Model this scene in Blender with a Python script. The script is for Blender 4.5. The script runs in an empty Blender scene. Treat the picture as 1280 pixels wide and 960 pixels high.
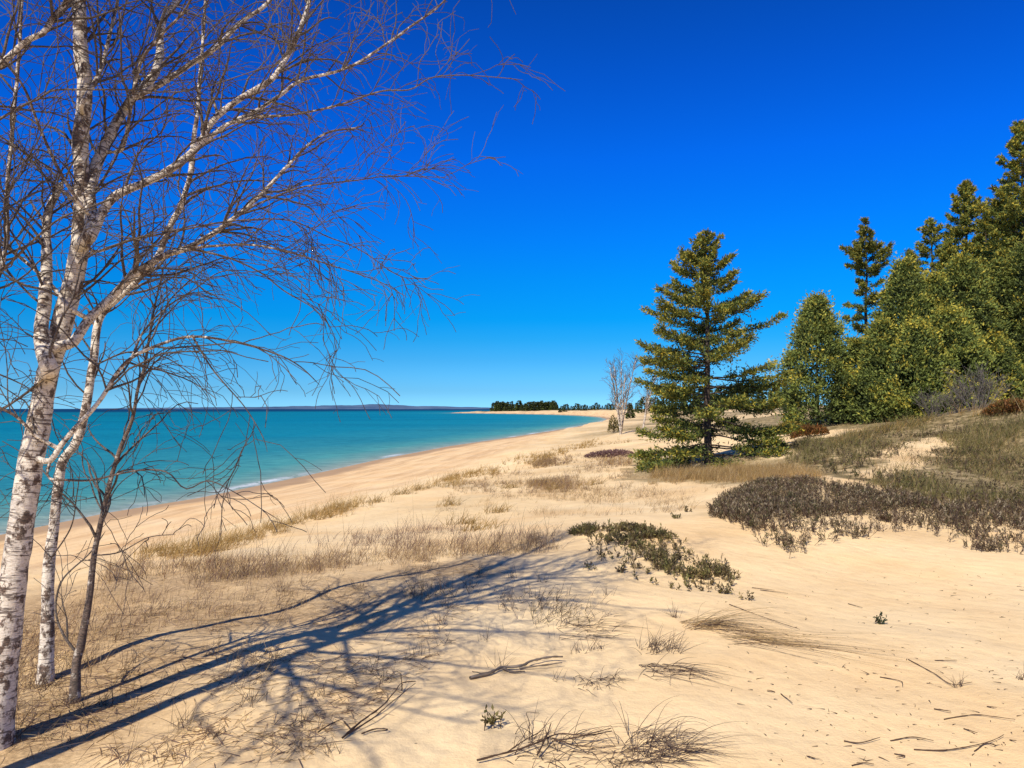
import bpy, math, random
import numpy as np
from mathutils import Vector

R0 = np.random.default_rng(7)
random.seed(7)
scene = bpy.context.scene
COL = scene.collection

# ------------------------------------------------------------------ camera
FPX, CAMZ = 950.0, 4.3                      # focal length in pixels of a 1280 px wide picture, eye height over the lake
PITCH = math.atan2(31.0, FPX)
cd = bpy.data.cameras.new('camera'); cam = bpy.data.objects.new('camera', cd); COL.objects.link(cam)
cam.location = (0, 0, CAMZ); cam.rotation_euler = (math.pi/2 + PITCH, 0, 0)
cd.sensor_width = 36.0; cd.lens = FPX/1280*36.0; cd.clip_start = 0.05; cd.clip_end = 120000
scene.camera = cam
SP, CP = math.sin(PITCH), math.cos(PITCH)

def at(px, py, D):
    """world point seen at a photo pixel, at forward distance D"""
    u = (np.asarray(px, float)-640)/FPX; v = (480-np.asarray(py, float))/FPX
    dy = CP - v*SP; dz = SP + v*CP
    s = np.asarray(D, float)/dy
    return np.stack([u*s, dy*s, CAMZ + dz*s], -1)

# ------------------------------------------------------------------ noise
def _hash(ix, iy, seed):
    h = (ix.astype(np.int64)*374761393 + iy.astype(np.int64)*668265263 + seed*1442695041) & 0xffffffff
    h = ((h ^ (h >> 13))*1274126177) & 0xffffffff
    return ((h ^ (h >> 16)) & 0xffff)/65535.0
def vnoise(x, y, seed=0):
    ix, iy = np.floor(x), np.floor(y); fx, fy = x-ix, y-iy
    fx = fx*fx*(3-2*fx); fy = fy*fy*(3-2*fy)
    a, b = _hash(ix, iy, seed), _hash(ix+1, iy, seed); c, d = _hash(ix, iy+1, seed), _hash(ix+1, iy+1, seed)
    return (a*(1-fx)+b*fx)*(1-fy) + (c*(1-fx)+d*fx)*fy
def fbm(x, y, seed=0, o=4):
    s, a, t = 0, 1.0, 0
    for k in range(o):
        s = s + a*(vnoise(x*2**k, y*2**k, seed+k*17)-0.5); t += a; a *= .5
    return s/t*2

# ------------------------------------------------------------------ shoreline
SHORE = np.array([(-400,-900),(-90,-250),(-40,-60),(-24,-5),(-19.5,14),(-17.6,25),(-16.7,31.7),(-15.1,36.8),(-13.3,48.6),(-11.4,63.8),(-7.3,87),
    (0,115),(9.9,157),(20.4,204),(31,260),(40,320),(45,389),(42,480),(30,567),(0,648),(-38,730),(-62,765),(-68,785),(-60,805),(-20,840),(60,960),
    (250,1400),(700,2600),(4000,5000)], float)
LAND = np.vstack([SHORE, [(40000,5000),(40000,-3000),(-400,-3000)]])
def inside(x, y, poly):
    r = np.zeros(x.shape, bool); n = len(poly)
    for i in range(n):
        x1, y1 = poly[i]; x2, y2 = poly[(i+1) % n]
        if y1 == y2: continue
        c = ((y1 > y) != (y2 > y)) & (x < (x2-x1)*(y-y1)/(y2-y1)+x1)
        r ^= c
    return r
def shore_d(x, y):
    """signed distance to the waterline, positive on land"""
    best = np.full(x.shape, 1e12)
    for i in range(len(SHORE)-1):
        a, b = SHORE[i], SHORE[i+1]; ab = b-a
        t = np.clip(((x-a[0])*ab[0]+(y-a[1])*ab[1])/(ab@ab), 0, 1)
        best = np.minimum(best, (x-a[0]-t*ab[0])**2+(y-a[1]-t*ab[1])**2)
    d = np.sqrt(best)
    return np.where(inside(x, y, LAND), d, -d)

# ------------------------------------------------------------------ terrain height
def zc(py, D): return CAMZ - D*(py-511)/FPX
CT = []
def cp(px, py, D): CT.append(((px-640)/FPX*D, D, zc(py, D)))
for a in [(640,960,3.40),(1280,960,3.35),(0,960,3.45),(300,860,4.35),(640,860,4.35),(1000,860,4.3),(1280,860,4.3),(120,800,5.3),
          (150,718,7.5),(400,706,7.9),(560,693,8.2),(690,686,8.5),(300,760,6.2),(520,760,6.1),(700,760,6.05),
          (230,686,13.4),(350,656,15.6),(450,629,19.3),(560,601,24.5),(700,570,38),(758,546,60),
          (110,690,17.5),(300,647,24),(500,602,34.5),
          (420,672,12.3),(560,662,11.5),(680,652,11.6),(600,640,15.5),(800,625,15.5),(720,602,21),(650,602,22),
          (885,580,26),(820,662,9.6),(760,664,9.2),(880,700,7.9),(920,735,6.7),
          (1100,705,7.9),(1100,800,5.35),(1000,760,6.2),(1250,760,6.2),
          (1000,697,8.2),(1275,692,8.4),(1000,607,13.5),(920,615,14.5),(1130,640,11.3),(1280,640,11.4),
          (1230,510,28),(1280,504,28),(1150,540,25),(1050,560,22),(1100,585,17.5),(1200,600,15),(990,548,31),(960,592,18.5),(1280,560,20),(1280,600,15),
          (1030,529,38),(1120,522,37),(1230,505,36),(1290,500,36),(940,528,60),(775,541,60),(860,538,60),(800,532,85),(990,510,120)]: cp(*a)
CT += [(0,0,2.7),(2.5,0,2.7),(-2.5,0,2.75),(0,-5,2.8),(-8,0,2.2),(8,0,2.75),(-8,5.5,2.1),(-12,4,1.4),(9,7,2.75),(20,10,3.4),(14,20,3.6),(30,25,4.6),(40,40,5),(0,-30,3),
       (30,-20,4),(60,60,5.5),(40,100,4.5),(80,150,5),(60,300,4),(100,500,4),(300,300,7),(400,1000,6),(0,-300,6),(200,-200,8),(2000,2500,10)]
CT = np.array(CT)
def warp(x, y):
    r = np.hypot(x, y)+1e-9; k = np.log1p(r/4.0)/r
    return np.stack([x*k, y*k], -1)
_W = warp(CT[:,0], CT[:,1])
def _phi(r2): return 0.5*r2*np.log(r2+1e-12)
_n = len(CT); _A = np.zeros((_n+3, _n+3))
_A[:_n,:_n] = _phi(((_W[:,None]-_W[None])**2).sum(-1)) + np.eye(_n)*2e-4
_A[:_n,_n] = 1; _A[:_n,_n+1:] = _W; _A[_n:,:_n] = _A[:_n,_n:].T
_sol = np.linalg.solve(_A, np.concatenate([CT[:,2], np.zeros(3)]))
def base_h(x, y):
    out = np.empty(x.shape)
    xf, yf, of = x.ravel(), y.ravel(), out.ravel()
    for i in range(0, len(xf), 40000):
        w = warp(xf[i:i+40000], yf[i:i+40000])
        of[i:i+40000] = _phi(((w[:,None]-_W[None])**2).sum(-1))@_sol[:_n] + _sol[_n] + w@_sol[_n+1:]
    return of.reshape(x.shape)
def H(x, y, d=None):
    x = np.asarray(x, float); y = np.asarray(y, float)
    if d is None: d = shore_d(x, y)
    h = np.maximum(base_h(x, y), .55)
    r = np.hypot(x, y)
    dune = np.clip(d/14, 0, 1)
    h = h + dune*(0.035*fbm(x/.9, y/.9, 3, 3) + 0.14*fbm(x/3.6+9, y/3.6, 5, 3)*np.clip(r/8, .35, 1) + np.clip((r-12)/20, 0, 1)*0.34*fbm(x/7, y/7, 9, 3))
    h = h + np.clip((r-60)/200, 0, 1)*dune*.9*fbm(x/35, y/35, 12, 3)
    wob = 0.03*fbm(x/5, y/5, 21, 2)
    beach = np.where(d > 0, 0.078*d + .9*np.maximum(d-10.3, 0) + .02*np.sin(np.clip(d, 0, 20)*1.1)*np.clip(d/3, 0, 1), 0.05*d) + wob*np.clip(np.abs(d)/4, 0, 1)
    k = .25                                   # smooth minimum of dune and beach profile
    m = np.clip(.5+.5*(h-beach)/k, 0, 1)
    z = h*(1-m)+beach*m - k*m*(1-m)
    return np.maximum(z, -2.5)

_DS = np.exp(np.linspace(math.log(2.6), math.log(900), 420))
def ground(px, py):
    """ground points under photo pixels"""
    px = np.atleast_1d(np.asarray(px, float)); py = np.atleast_1d(np.asarray(py, float))
    out = np.empty((len(px), 3))
    for i in range(0, len(px), 1500):
        P = at(px[i:i+1500, None], py[i:i+1500, None], _DS[None])
        hz = TERR(P[...,0], P[...,1])
        below = P[...,2] < hz
        j = np.where(below.any(1), below.argmax(1), len(_DS)-1)
        j = np.maximum(j, 1); a = np.arange(len(j))
        g1 = P[a,j,2]-hz[a,j]; g0 = P[a,j-1,2]-hz[a,j-1]
        t = np.clip(g0/(g0-g1+1e-9), 0, 1)
        Q = P[a,j-1]*(1-t[:,None])+P[a,j]*t[:,None]
        out[i:i+1500] = Q
    out[:,2] = H(out[:,0], out[:,1])
    return out
# fast lookup grid for ground(): polar in (angle, log r)
_ta = np.linspace(-.82, .82, 520); _tr = np.linspace(math.log(2.2), math.log(1300), 420)
_gx = np.sin(_ta)[:,None]*np.exp(_tr)[None]; _gy = np.cos(_ta)[:,None]*np.exp(_tr)[None]
_GH = H(_gx, _gy)
def TERR(x, y):
    a = np.arctan2(x, y); lr = np.log(np.hypot(x, y)+1e-9)
    fa = np.clip((a-_ta[0])/(_ta[1]-_ta[0]), 0, len(_ta)-1.001); fr = np.clip((lr-_tr[0])/(_tr[1]-_tr[0]), 0, len(_tr)-1.001)
    i, j = fa.astype(int), fr.astype(int); u, v = fa-i, fr-j
    return (_GH[i,j]*(1-v)+_GH[i,j+1]*v)*(1-u)+(_GH[i+1,j]*(1-v)+_GH[i+1,j+1]*v)*u

def worldpoly(pts):
    g = ground([p[0] for p in pts], [p[1] for p in pts]); return g[:,:2]

# ------------------------------------------------------------------ mesh helpers
def mesh(name, V, F, mat=None, parent=None, col=None, vec=None, smooth=False):
    """V (n,3); F (m,3|4) array or a list of such arrays"""
    Fs = F if isinstance(F, list) else [F]
    Fs = [np.asarray(f, np.int32) for f in Fs if len(f)]
    me = bpy.data.meshes.new(name)
    me.vertices.add(len(V)); me.vertices.foreach_set('co', np.asarray(V, np.float32).ravel())
    tot = np.concatenate([np.full(len(f), f.shape[1], np.int32) for f in Fs])
    idx = np.concatenate([f.ravel() for f in Fs])
    me.loops.add(len(idx)); me.loops.foreach_set('vertex_index', idx)
    me.polygons.add(len(tot)); st = np.zeros(len(tot), np.int32); st[1:] = np.cumsum(tot)[:-1]
    me.polygons.foreach_set('loop_start', st); me.polygons.foreach_set('loop_total', tot)
    if smooth: me.polygons.foreach_set('use_smooth', np.ones(len(tot), bool))
    if col is not None:
        a = me.attributes.new('tint', 'FLOAT_COLOR', 'POINT'); c = np.ones((len(V), 4), np.float32); c[:,:col.shape[1]] = col
        a.data.foreach_set('color', c.ravel())
    if vec is not None:
        a = me.attributes.new('bark', 'FLOAT_VECTOR', 'POINT'); a.data.foreach_set('vector', np.asarray(vec, np.float32).ravel())
    me.update(calc_edges=True); me.validate()
    if mat: me.materials.append(mat)
    o = bpy.data.objects.new(name, me); COL.objects.link(o)
    if parent is not None: o.parent = parent
    return o
def tag(o, label=None, cat=None, group=None, kind=None):
    if label: o['label'] = label
    if cat: o['category'] = cat
    if group: o['group'] = group
    if kind: o['kind'] = kind
    return o
def empty(name, loc, label, cat, group=None):
    o = bpy.data.objects.new(name, None); COL.objects.link(o); o.location = loc; o.empty_display_size = .2
    return tag(o, label, cat, group)
def norm(v): return v/(np.linalg.norm(v, axis=-1, keepdims=True)+1e-12)

class Soup:
    def __init__(s): s.V=[]; s.F4=[]; s.F3=[]; s.C=[]; s.B=[]; s.n=0
    def add(s, V, F4=None, F3=None, C=None, B=None):
        V = np.asarray(V, float).reshape(-1, 3)
        if F4 is not None and len(F4): s.F4.append(np.asarray(F4).reshape(-1, 4)+s.n)
        if F3 is not None and len(F3): s.F3.append(np.asarray(F3).reshape(-1, 3)+s.n)
        s.V.append(V); s.C.append(np.zeros((len(V), 3)) if C is None else np.broadcast_to(C, (len(V), 3)))
        s.B.append(np.zeros((len(V), 3)) if B is None else B); s.n += len(V)
    def tubes(s, P, Rr, sides=3, C=None, cap=True):
        """P (T,n,3), Rr (T,n): T tubes of n rings each"""
        P = np.asarray(P, float); Rr = np.asarray(Rr, float); T, n, _ = P.shape
        tg = norm(np.gradient(P, axis=1))
        mean = norm(P[:,-1]-P[:,0])
        ref = np.where(np.abs(mean[:,2:3]) > .8, np.array([[1.,0,0]]), np.array([[0,0,1.]]))[:,None]
        a = norm(np.cross(tg, ref)); b = np.cross(tg, a)
        ang = np.linspace(0, 2*np.pi, sides, endpoint=False)
        ring = P[:,:,None]+Rr[:,:,None,None]*(np.cos(ang)[None,None,:,None]*a[:,:,None]+np.sin(ang)[None,None,:,None]*b[:,:,None])
        idx = np.arange(T*n*sides).reshape(T, n, sides)
        q = np.stack([idx[:,:-1], np.roll(idx, -1, 2)[:,:-1], np.roll(idx, -1, 2)[:,1:], idx[:,1:]], -1)
        ln = np.concatenate([np.zeros((T,1)), np.cumsum(np.linalg.norm(np.diff(P, axis=1), axis=2), 1)], 1)
        B = np.stack(np.broadcast_arrays(np.cos(ang)[None,None]*Rr[...,None], np.sin(ang)[None,None]*Rr[...,None], ln[...,None]), -1)
        c = None
        if C is not None:
            C = np.asarray(C, float)
            if C.ndim == 1: C = np.broadcast_to(C, (T, n, 3))
            c = np.broadcast_to(C[:,:,None], (T, n, sides, 3)).reshape(-1, 3)
        s.add(ring, q, None, c, B.reshape(-1, 3))
    def kites(s, P, d, L, W, C, rnd, flat=None):
        """leaf-sized diamonds from P along d"""
        N = len(P); d = norm(d)
        r = rnd.normal(size=(N, 3)) if flat is None else flat+.35*rnd.normal(size=(N, 3))
        sd = norm(np.cross(d, r)); L = np.broadcast_to(L, N)[:,None]; W = np.broadcast_to(W, N)[:,None]
        nrm = np.cross(d, sd)
        V = np.stack([P, P+d*L*.45+sd*W*.5, P+d*L+nrm*L*.08, P+d*L*.45-sd*W*.5], 1)
        s.add(V, np.arange(N*4).reshape(N, 4), None, np.repeat(C, 4, 0))
    def blades(s, P, d, L, W, C, rnd, bend=.5, k=4, lay=None):
        """grass blades: tapered ribbons that arch over towards lay / gravity"""
        N = len(P); d = norm(d); L = np.broadcast_to(L, N); W = np.broadcast_to(W, N)
        t = np.linspace(0, 1, k)[None,:,None]
        g = np.array([0,0,-1.])[None] if lay is None else lay
        bend = np.broadcast_to(bend, N)
        Q = P[:,None]+L[:,None,None]*(d[:,None]*t+g[:,None]*(bend[:,None,None]*t*t))
        sd = norm(np.cross(d, rnd.normal(size=(N, 3))))[:,None]*(W[:,None,None]*.5*(1-t*.85))
        V = np.stack([Q-sd, Q+sd], 2)
        idx = np.arange(N*k*2).reshape(N, k, 2)
        q = np.stack([idx[:,:-1,0], idx[:,:-1,1], idx[:,1:,1], idx[:,1:,0]], -1)
        s.add(V, q, None, np.repeat(C, k*2, 0))
        return Q
    def build(s, name, mat, parent=None, origin=None, smooth=False, bark=False):
        V = np.concatenate(s.V); C = np.concatenate(s.C)
        loc = None
        if origin is not None:
            V = V-np.asarray(origin)[None]
        F = []
        if s.F4: F.append(np.concatenate(s.F4))
        if s.F3: F.append(np.concatenate(s.F3))
        o = mesh(name, V, F, mat, parent, C, np.concatenate(s.B) if bark else None, smooth)
        if origin is not None and parent is None: o.location = origin
        return o

def spline(pts, n):
    """Catmull-Rom through pts (k,m), resampled to n points evenly by chord"""
    P = np.asarray(pts, float)
    if len(P) < 3:
        t = np.linspace(0, 1, n)[:,None]; return P[0]*(1-t)+P[-1]*t
    E = np.vstack([2*P[0]-P[1], P, 2*P[-1]-P[-2]])
    out = []
    for i in range(1, len(E)-2):
        t = np.linspace(0, 1, 12, endpoint=False)[:,None]
        p0, p1, p2, p3 = E[i-1:i+3]
        out.append(.5*(2*p1+(p2-p0)*t+(2*p0-5*p1+4*p2-p3)*t*t+(3*p1-p0-3*p2+p3)*t**3))
    out.append(P[-1:]); Q = np.vstack(out)
    s = np.concatenate([[0], np.cumsum(np.linalg.norm(np.diff(Q[:,:3], axis=0), axis=1))])
    u = np.linspace(0, s[-1], n)
    return np.stack([np.interp(u, s, Q[:,k]) for k in range(Q.shape[1])], -1)

# ------------------------------------------------------------------ materials
def mat(name):
    m = bpy.data.materials.new(name); m.use_nodes = True; nt = m.node_tree; nt.nodes.clear()
    out = nt.nodes.new('ShaderNodeOutputMaterial')
    return m, nt, out
def N(nt, kind, **kw):
    n = nt.nodes.new(kind)
    for k, v in kw.items():
        if k.startswith('i_'):
            key = k[2:].replace('_', ' ')
            n.inputs[int(key) if key.isdigit() else key].default_value = v
        else: setattr(n, k, v)
    return n
def attr(nt, name): return N(nt, 'ShaderNodeAttribute', attribute_name=name)
def ramp(nt, stops, src, interp='LINEAR'):
    r = nt.nodes.new('ShaderNodeValToRGB'); e = r.color_ramp.elements; r.color_ramp.interpolation = interp
    while len(e) < len(stops): e.new(.5)
    for k, (p, c) in zip(e, stops):
        k.position = p; k.color = (c if len(c) == 4 else (*c, 1)) if hasattr(c, '__len__') else (c, c, c, 1)
    nt.links.new(src, r.inputs[0]); return r.outputs[0]
def mix(nt, fac, a, b, mode='MIX'):
    m = N(nt, 'ShaderNodeMix', data_type='RGBA', blend_type=mode)
    for s, v in ((m.inputs['Factor'], fac), (m.inputs[6], a), (m.inputs[7], b)):
        if hasattr(v, 'is_linked'): nt.links.new(v, s)
        else: s.default_value = v if not hasattr(v, '__len__') or len(v) == 4 else (*v, 1)
    return m.outputs[2]
def math_(nt, op, a, b=0.0, clamp=False):
    m = N(nt, 'ShaderNodeMath', operation=op, use_clamp=clamp)
    for s, v in zip(m.inputs, (a, b)):
        if hasattr(v, 'is_linked'): nt.links.new(v, s)
        else: s.default_value = v
    return m.outputs[0]
def noise(nt, vec, scale, detail=4, rough=.55):
    n = N(nt, 'ShaderNodeTexNoise'); n.inputs['Scale'].default_value = scale; n.inputs['Detail'].default_value = detail; n.inputs['Roughness'].default_value = rough
    if vec is not None: nt.links.new(vec, n.inputs['Vector'])
    return n.outputs['Fac']
def principled(nt, out, color, rough=.9, spec=.2, normal=None):
    b = N(nt, 'ShaderNodeBsdfPrincipled')
    if hasattr(color, 'is_linked'): nt.links.new(color, b.inputs['Base Color'])
    else: b.inputs['Base Color'].default_value = (*color, 1)
    if hasattr(rough, 'is_linked'): nt.links.new(rough, b.inputs['Roughness'])
    else: b.inputs['Roughness'].default_value = rough
    b.inputs['Specular IOR Level'].default_value = spec
    if normal is not None: nt.links.new(normal, b.inputs['Normal'])
    nt.links.new(b.outputs[0], out.inputs[0]); return b
def bump(nt, h, strength, dist, prev=None):
    b = N(nt, 'ShaderNodeBump'); b.inputs['Strength'].default_value = strength; b.inputs['Distance'].default_value = dist
    nt.links.new(h, b.inputs['Height'])
    if prev is not None: nt.links.new(prev, b.inputs['Normal'])
    return b.outputs[0]
def pos(nt): return N(nt, 'ShaderNodeNewGeometry').outputs['Position']
def scaled(nt, v, s):
    m = N(nt, 'ShaderNodeVectorMath', operation='MULTIPLY'); nt.links.new(v, m.inputs[0]); m.inputs[1].default_value = s; return m.outputs[0]

# ground: sand, wet sand by the lake, plant-covered soil
def make_ground():
    m, nt, out = mat('sand_ground'); p = pos(nt); L = nt.links.new
    a = attr(nt, 'tint'); sep = N(nt, 'ShaderNodeSeparateColor'); L(a.outputs['Color'], sep.inputs[0])
    wet, cover, litter = sep.outputs[0], sep.outputs[1], sep.outputs[2]
    n1 = noise(nt, p, .55, 6); n2 = noise(nt, p, 7, 6, .65); n3 = noise(nt, p, 60, 3, .7)
    c = ramp(nt, [(.28, (.89,.59,.275)), (.5, (.95,.68,.35)), (.75, (.97,.735,.41))], n1)
    c = mix(nt, .5, c, ramp(nt, [(.3, (.80,.79,.77)), (.5, (1,1,1)), (.8, (1.06,1.06,1.06))], n2), 'MULTIPLY')
    c = mix(nt, .4, c, ramp(nt, [(.2, (.74,.72,.70)), (.45, (1,1,1)), (.85, (1.1,1.1,1.1))], n3), 'MULTIPLY')
    # streaks and wrack lines that follow the waterline
    cx = N(nt, 'ShaderNodeCombineXYZ'); L(math_(nt, 'MULTIPLY', a.outputs['Alpha'], 26), cx.inputs[0]); L(math_(nt, 'MULTIPLY', noise(nt, p, .06, 2), 5), cx.inputs[1])
    stk = noise(nt, cx.outputs[0], 1, 5, .7)
    bf = ramp(nt, [(0, 1), (.42, .8), (.55, 0)], a.outputs['Alpha'])
    c = mix(nt, bf, c, mix(nt, 1.0, c, ramp(nt, [(.32, (.66,.56,.52)), (.5, (.93,.87,.85)), (.68, (1.04,1.0,.97))], stk), 'MULTIPLY'))
    # dark specks of bark and seed
    v = N(nt, 'ShaderNodeTexVoronoi', feature='F1'); v.inputs['Scale'].default_value = 9; L(p, v.inputs['Vector'])
    sp = math_(nt, 'LESS_THAN', v.outputs['Distance'], .065)
    sp = math_(nt, 'MULTIPLY', sp, math_(nt, 'GREATER_THAN', noise(nt, p, 1.7, 3), .52))
    c = mix(nt, math_(nt, 'MULTIPLY', sp, .6), c, (.13,.075,.045))
    # litter of dry stems and leaves under the birches
    st = noise(nt, scaled(nt, p, (26, 80, 40)), 1, 4, .7); st2 = noise(nt, p, 24, 5, .75)
    lit = ramp(nt, [(.36, (.13,.075,.04)), (.5, (.42,.27,.13)), (.66, (.78,.55,.30))], mix(nt, .5, st, st2))
    c = mix(nt, math_(nt, 'MULTIPLY', litter, .75), c, lit)
    # plant cover on the back dune
    g1 = noise(nt, p, 2.3, 6, .7); g2 = noise(nt, scaled(nt, p, (9, 9, 3)), 1, 5, .7)
    cv = ramp(nt, [(.36, (.05,.04,.018)), (.5, (.19,.145,.06)), (.62, (.48,.36,.19))], mix(nt, .5, g1, g2))
    cf = math_(nt, 'MULTIPLY', cover, ramp(nt, [(.35, 1.0), (.62, .75), (.70, .25)], g1))
    c = mix(nt, cf, c, cv)
    wetc = mix(nt, noise(nt, scaled(nt, p, (.4,.4,.4)), 1, 4), (.42,.26,.13), (.58,.375,.195))
    c = mix(nt, wet, c, wetc)
    # ripples, small dents
    w = N(nt, 'ShaderNodeTexWave', wave_type='BANDS', bands_direction='DIAGONAL'); w.inputs['Scale'].default_value = 2.6; w.inputs['Distortion'].default_value = 6
    w.inputs['Detail'].default_value = 3; w.inputs['Detail Scale'].default_value = 1.2; L(p, w.inputs['Vector'])
    nb = bump(nt, w.outputs['Fac'], .09, .02)
    nb = bump(nt, n2, .3, .05, nb); nb = bump(nt, n3, .3, .012, nb)
    rough = ramp(nt, [(0, .95), (1, .75)], wet)
    principled(nt, out, c, rough, .12, nb)
    return m
M_GROUND = make_ground()

def make_water():
    m, nt, out = mat('lake_water'); p = pos(nt); L = nt.links.new
    a = attr(nt, 'tint')
    big = noise(nt, scaled(nt, p, (.010,.028,0)), 1, 4, .6)
    c = mix(nt, .55, a.outputs['Color'], ramp(nt, [(.3, (.62,.74,.80)), (.5, (1,1,1)), (.72, (1.22,1.16,1.1))], big), 'MULTIPLY')
    rip = noise(nt, scaled(nt, p, (.45,1.5,0)), 1, 5, .65)
    c = mix(nt, .8, c, ramp(nt, [(.3, (.5,.62,.70)), (.5, (1,1,1)), (.72, (1.5,1.36,1.28))], rip), 'MULTIPLY')
    f = math_(nt, 'MULTIPLY', a.outputs['Alpha'], math_(nt, 'GREATER_THAN', noise(nt, scaled(nt, p, (.5,.5,0)), 1, 4, .7), .46))
    c = mix(nt, f, c, (.8,.82,.82))
    nb = bump(nt, noise(nt, scaled(nt, p, (.9,2.2,0)), 1, 5, .6), .55, .25)
    d = N(nt, 'ShaderNodeBsdfDiffuse'); L(c, d.inputs[0]); L(nb, d.inputs['Normal'])
    g = N(nt, 'ShaderNodeBsdfGlossy'); g.inputs['Roughness'].default_value = .22; L(nb, g.inputs['Normal']); g.inputs[0].default_value = (.75,.85,1,1)
    mx = N(nt, 'ShaderNodeMixShader'); mx.inputs[0].default_value = .07; L(d.outputs[0], mx.inputs[1]); L(g.outputs[0], mx.inputs[2]); L(mx.outputs[0], out.inputs[0])
    return m
M_WATER = make_water()

def make_leaf(name, transl=.25, rough=.75):
    m, nt, out = mat(name); L = nt.links.new; a = attr(nt, 'tint')
    n = noise(nt, pos(nt), 5, 3)
    c = mix(nt, .6, a.outputs['Color'], ramp(nt, [(.3, (.65,.65,.65)), (.7, (1.3,1.3,1.3))], n), 'MULTIPLY')
    b = principled(nt, out, c, rough, .15)
    t = N(nt, 'ShaderNodeBsdfTranslucent'); L(c, t.inputs[0])
    mx = N(nt, 'ShaderNodeMixShader'); mx.inputs[0].default_value = transl; L(b.outputs[0], mx.inputs[1]); L(t.outputs[0], mx.inputs[2]); L(mx.outputs[0], out.inputs[0])
    return m
M_NEEDLE = make_leaf('conifer_needles', .22)
M_GRASS = make_leaf('dry_grass', .25)
M_SHRUB = make_leaf('shrub_leaves', .2, .6)

def make_birch():
    """white papery bark with dark bands; brown where the wood is thin (tint red = whiteness)"""
    m, nt, out = mat('birch_bark'); L = nt.links.new
    a = attr(nt, 'tint'); sep = N(nt, 'ShaderNodeSeparateColor'); L(a.outputs['Color'], sep.inputs[0])
    b = attr(nt, 'bark').outputs['Vector']
    band = noise(nt, scaled(nt, b, (9, 9, 85)), 1, 3, .6)
    bl = noise(nt, scaled(nt, b, (16, 16, 13)), 1, 5, .7)
    fine = noise(nt, scaled(nt, b, (60, 60, 240)), 1, 3, .6)
    white = ramp(nt, [(.3, (.50,.40,.29)), (.5, (.76,.65,.50)), (.7, (.86,.78,.65))], fine)
    dark = ramp(nt, [(.55, 0), (.62, 1)], band)
    dark = math_(nt, 'MULTIPLY', dark, .85)
    white = mix(nt, dark, white, (.10,.07,.055))
    patch = math_(nt, 'ADD', bl, math_(nt, 'MULTIPLY', math_(nt, 'SUBTRACT', 1.0, sep.outputs[0]), .20))
    white = mix(nt, ramp(nt, [(.50, 0), (.57, .92)], patch), white, ramp(nt, [(.4, (.035,.025,.02)), (.6, (.16,.09,.055))], fine))
    brown = ramp(nt, [(.35, (.045,.038,.032)), (.6, (.18,.14,.11))], fine)
    c = mix(nt, ramp(nt, [(.25, 1), (.5, 0)], sep.outputs[0]), white, brown)
    nb = bump(nt, band, .5, .006); nb = bump(nt, bl, .6, .012, nb)
    principled(nt, out, c, .75, .2, nb)
    return m
M_BIRCH = make_birch()
def make_wood(name, c0, c1):
    m, nt, out = mat(name); b = attr(nt, 'bark').outputs['Vector']
    n = noise(nt, scaled(nt, b, (40, 40, 9)), 1, 5, .7)
    principled(nt, out, ramp(nt, [(.35, c0), (.65, c1)], n), .85, .15, bump(nt, n, .6, .01))
    return m
M_TRUNK = make_wood('conifer_bark', (.035,.026,.02), (.13,.095,.07))
M_GREY = make_wood('grey_wood', (.10,.085,.07), (.24,.20,.165))
M_DRIFT = make_wood('driftwood', (.09,.065,.045), (.30,.24,.18))
M_TWIG = make_wood('brown_twig', (.05,.03,.02), (.15,.09,.055))

# ------------------------------------------------------------------ light and sky
SH = norm(np.array([.50, .866])); EL = math.radians(43)
sd = bpy.data.lights.new('sun', 'SUN'); so = bpy.data.objects.new('sun', sd); COL.objects.link(so)
sd.energy = 5.0; sd.angle = math.radians(.53); sd.color = (1, .94, .84)
so.rotation_euler = Vector((SH[0]*math.cos(EL), SH[1]*math.cos(EL), -math.sin(EL))).to_track_quat('-Z', 'Y').to_euler()
so.location = (-10, -20, 30)
w = bpy.data.worlds.new('World'); scene.world = w; w.use_nodes = True; nt = w.node_tree; nt.nodes.clear()
sky = N(nt, 'ShaderNodeTexSky', sky_type='NISHITA', sun_disc=False); sky.sun_elevation = EL; sky.sun_rotation = math.atan2(-SH[0], -SH[1])
sky.altitude = 200; sky.air_density = 1.0; sky.dust_density = .3; sky.ozone_density = 2.0
tc = N(nt, 'ShaderNodeTexCoord'); sx = N(nt, 'ShaderNodeSeparateXYZ'); nt.links.new(tc.outputs['Generated'], sx.inputs[0])
SKYT = [(0.0, (1,1,1)), (1.0, (1,1,1))]
SKYT = [(0.0, (0.3779, 1.0745, 2.2195)), (0.022, (0.2314, 0.7174, 1.5044)), (0.0429, (0.1724, 0.6717, 1.3967)), (0.0638, (0.1106, 0.6044, 1.2525)), (0.0899, (0.0442, 0.5847, 1.2098)), (0.1158, (0.0068, 0.5795, 1.2446)), (0.167, (0.0045, 0.5847, 1.3847)), (0.217, (0.0057, 0.5615, 1.5749)), (0.3123, (0.0083, 0.5039, 1.7629)), (0.3997, (0.011, 0.4259, 1.5778)), (0.4778, (0.0136, 0.3733, 1.3527)), (0.62, (0.12, 0.28, 0.75)), (1.0, (0.35, 0.45, 0.8))]
el = math_(nt, 'MULTIPLY', sx.outputs[2], 1.0, True)
tinted = mix(nt, 1.0, sky.outputs[0], ramp(nt, SKYT, el), 'MULTIPLY')
bg = N(nt, 'ShaderNodeBackground'); bg.inputs[1].default_value = .10; nt.links.new(tinted, bg.inputs[0])
wo = N(nt, 'ShaderNodeOutputWorld'); nt.links.new(bg.outputs[0], wo.inputs[0])
scene.view_settings.view_transform = 'Standard'; scene.view_settings.look = 'None'; scene.view_settings.exposure = 0; scene.view_settings.gamma = 1
scene.render.engine = 'CYCLES'
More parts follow.
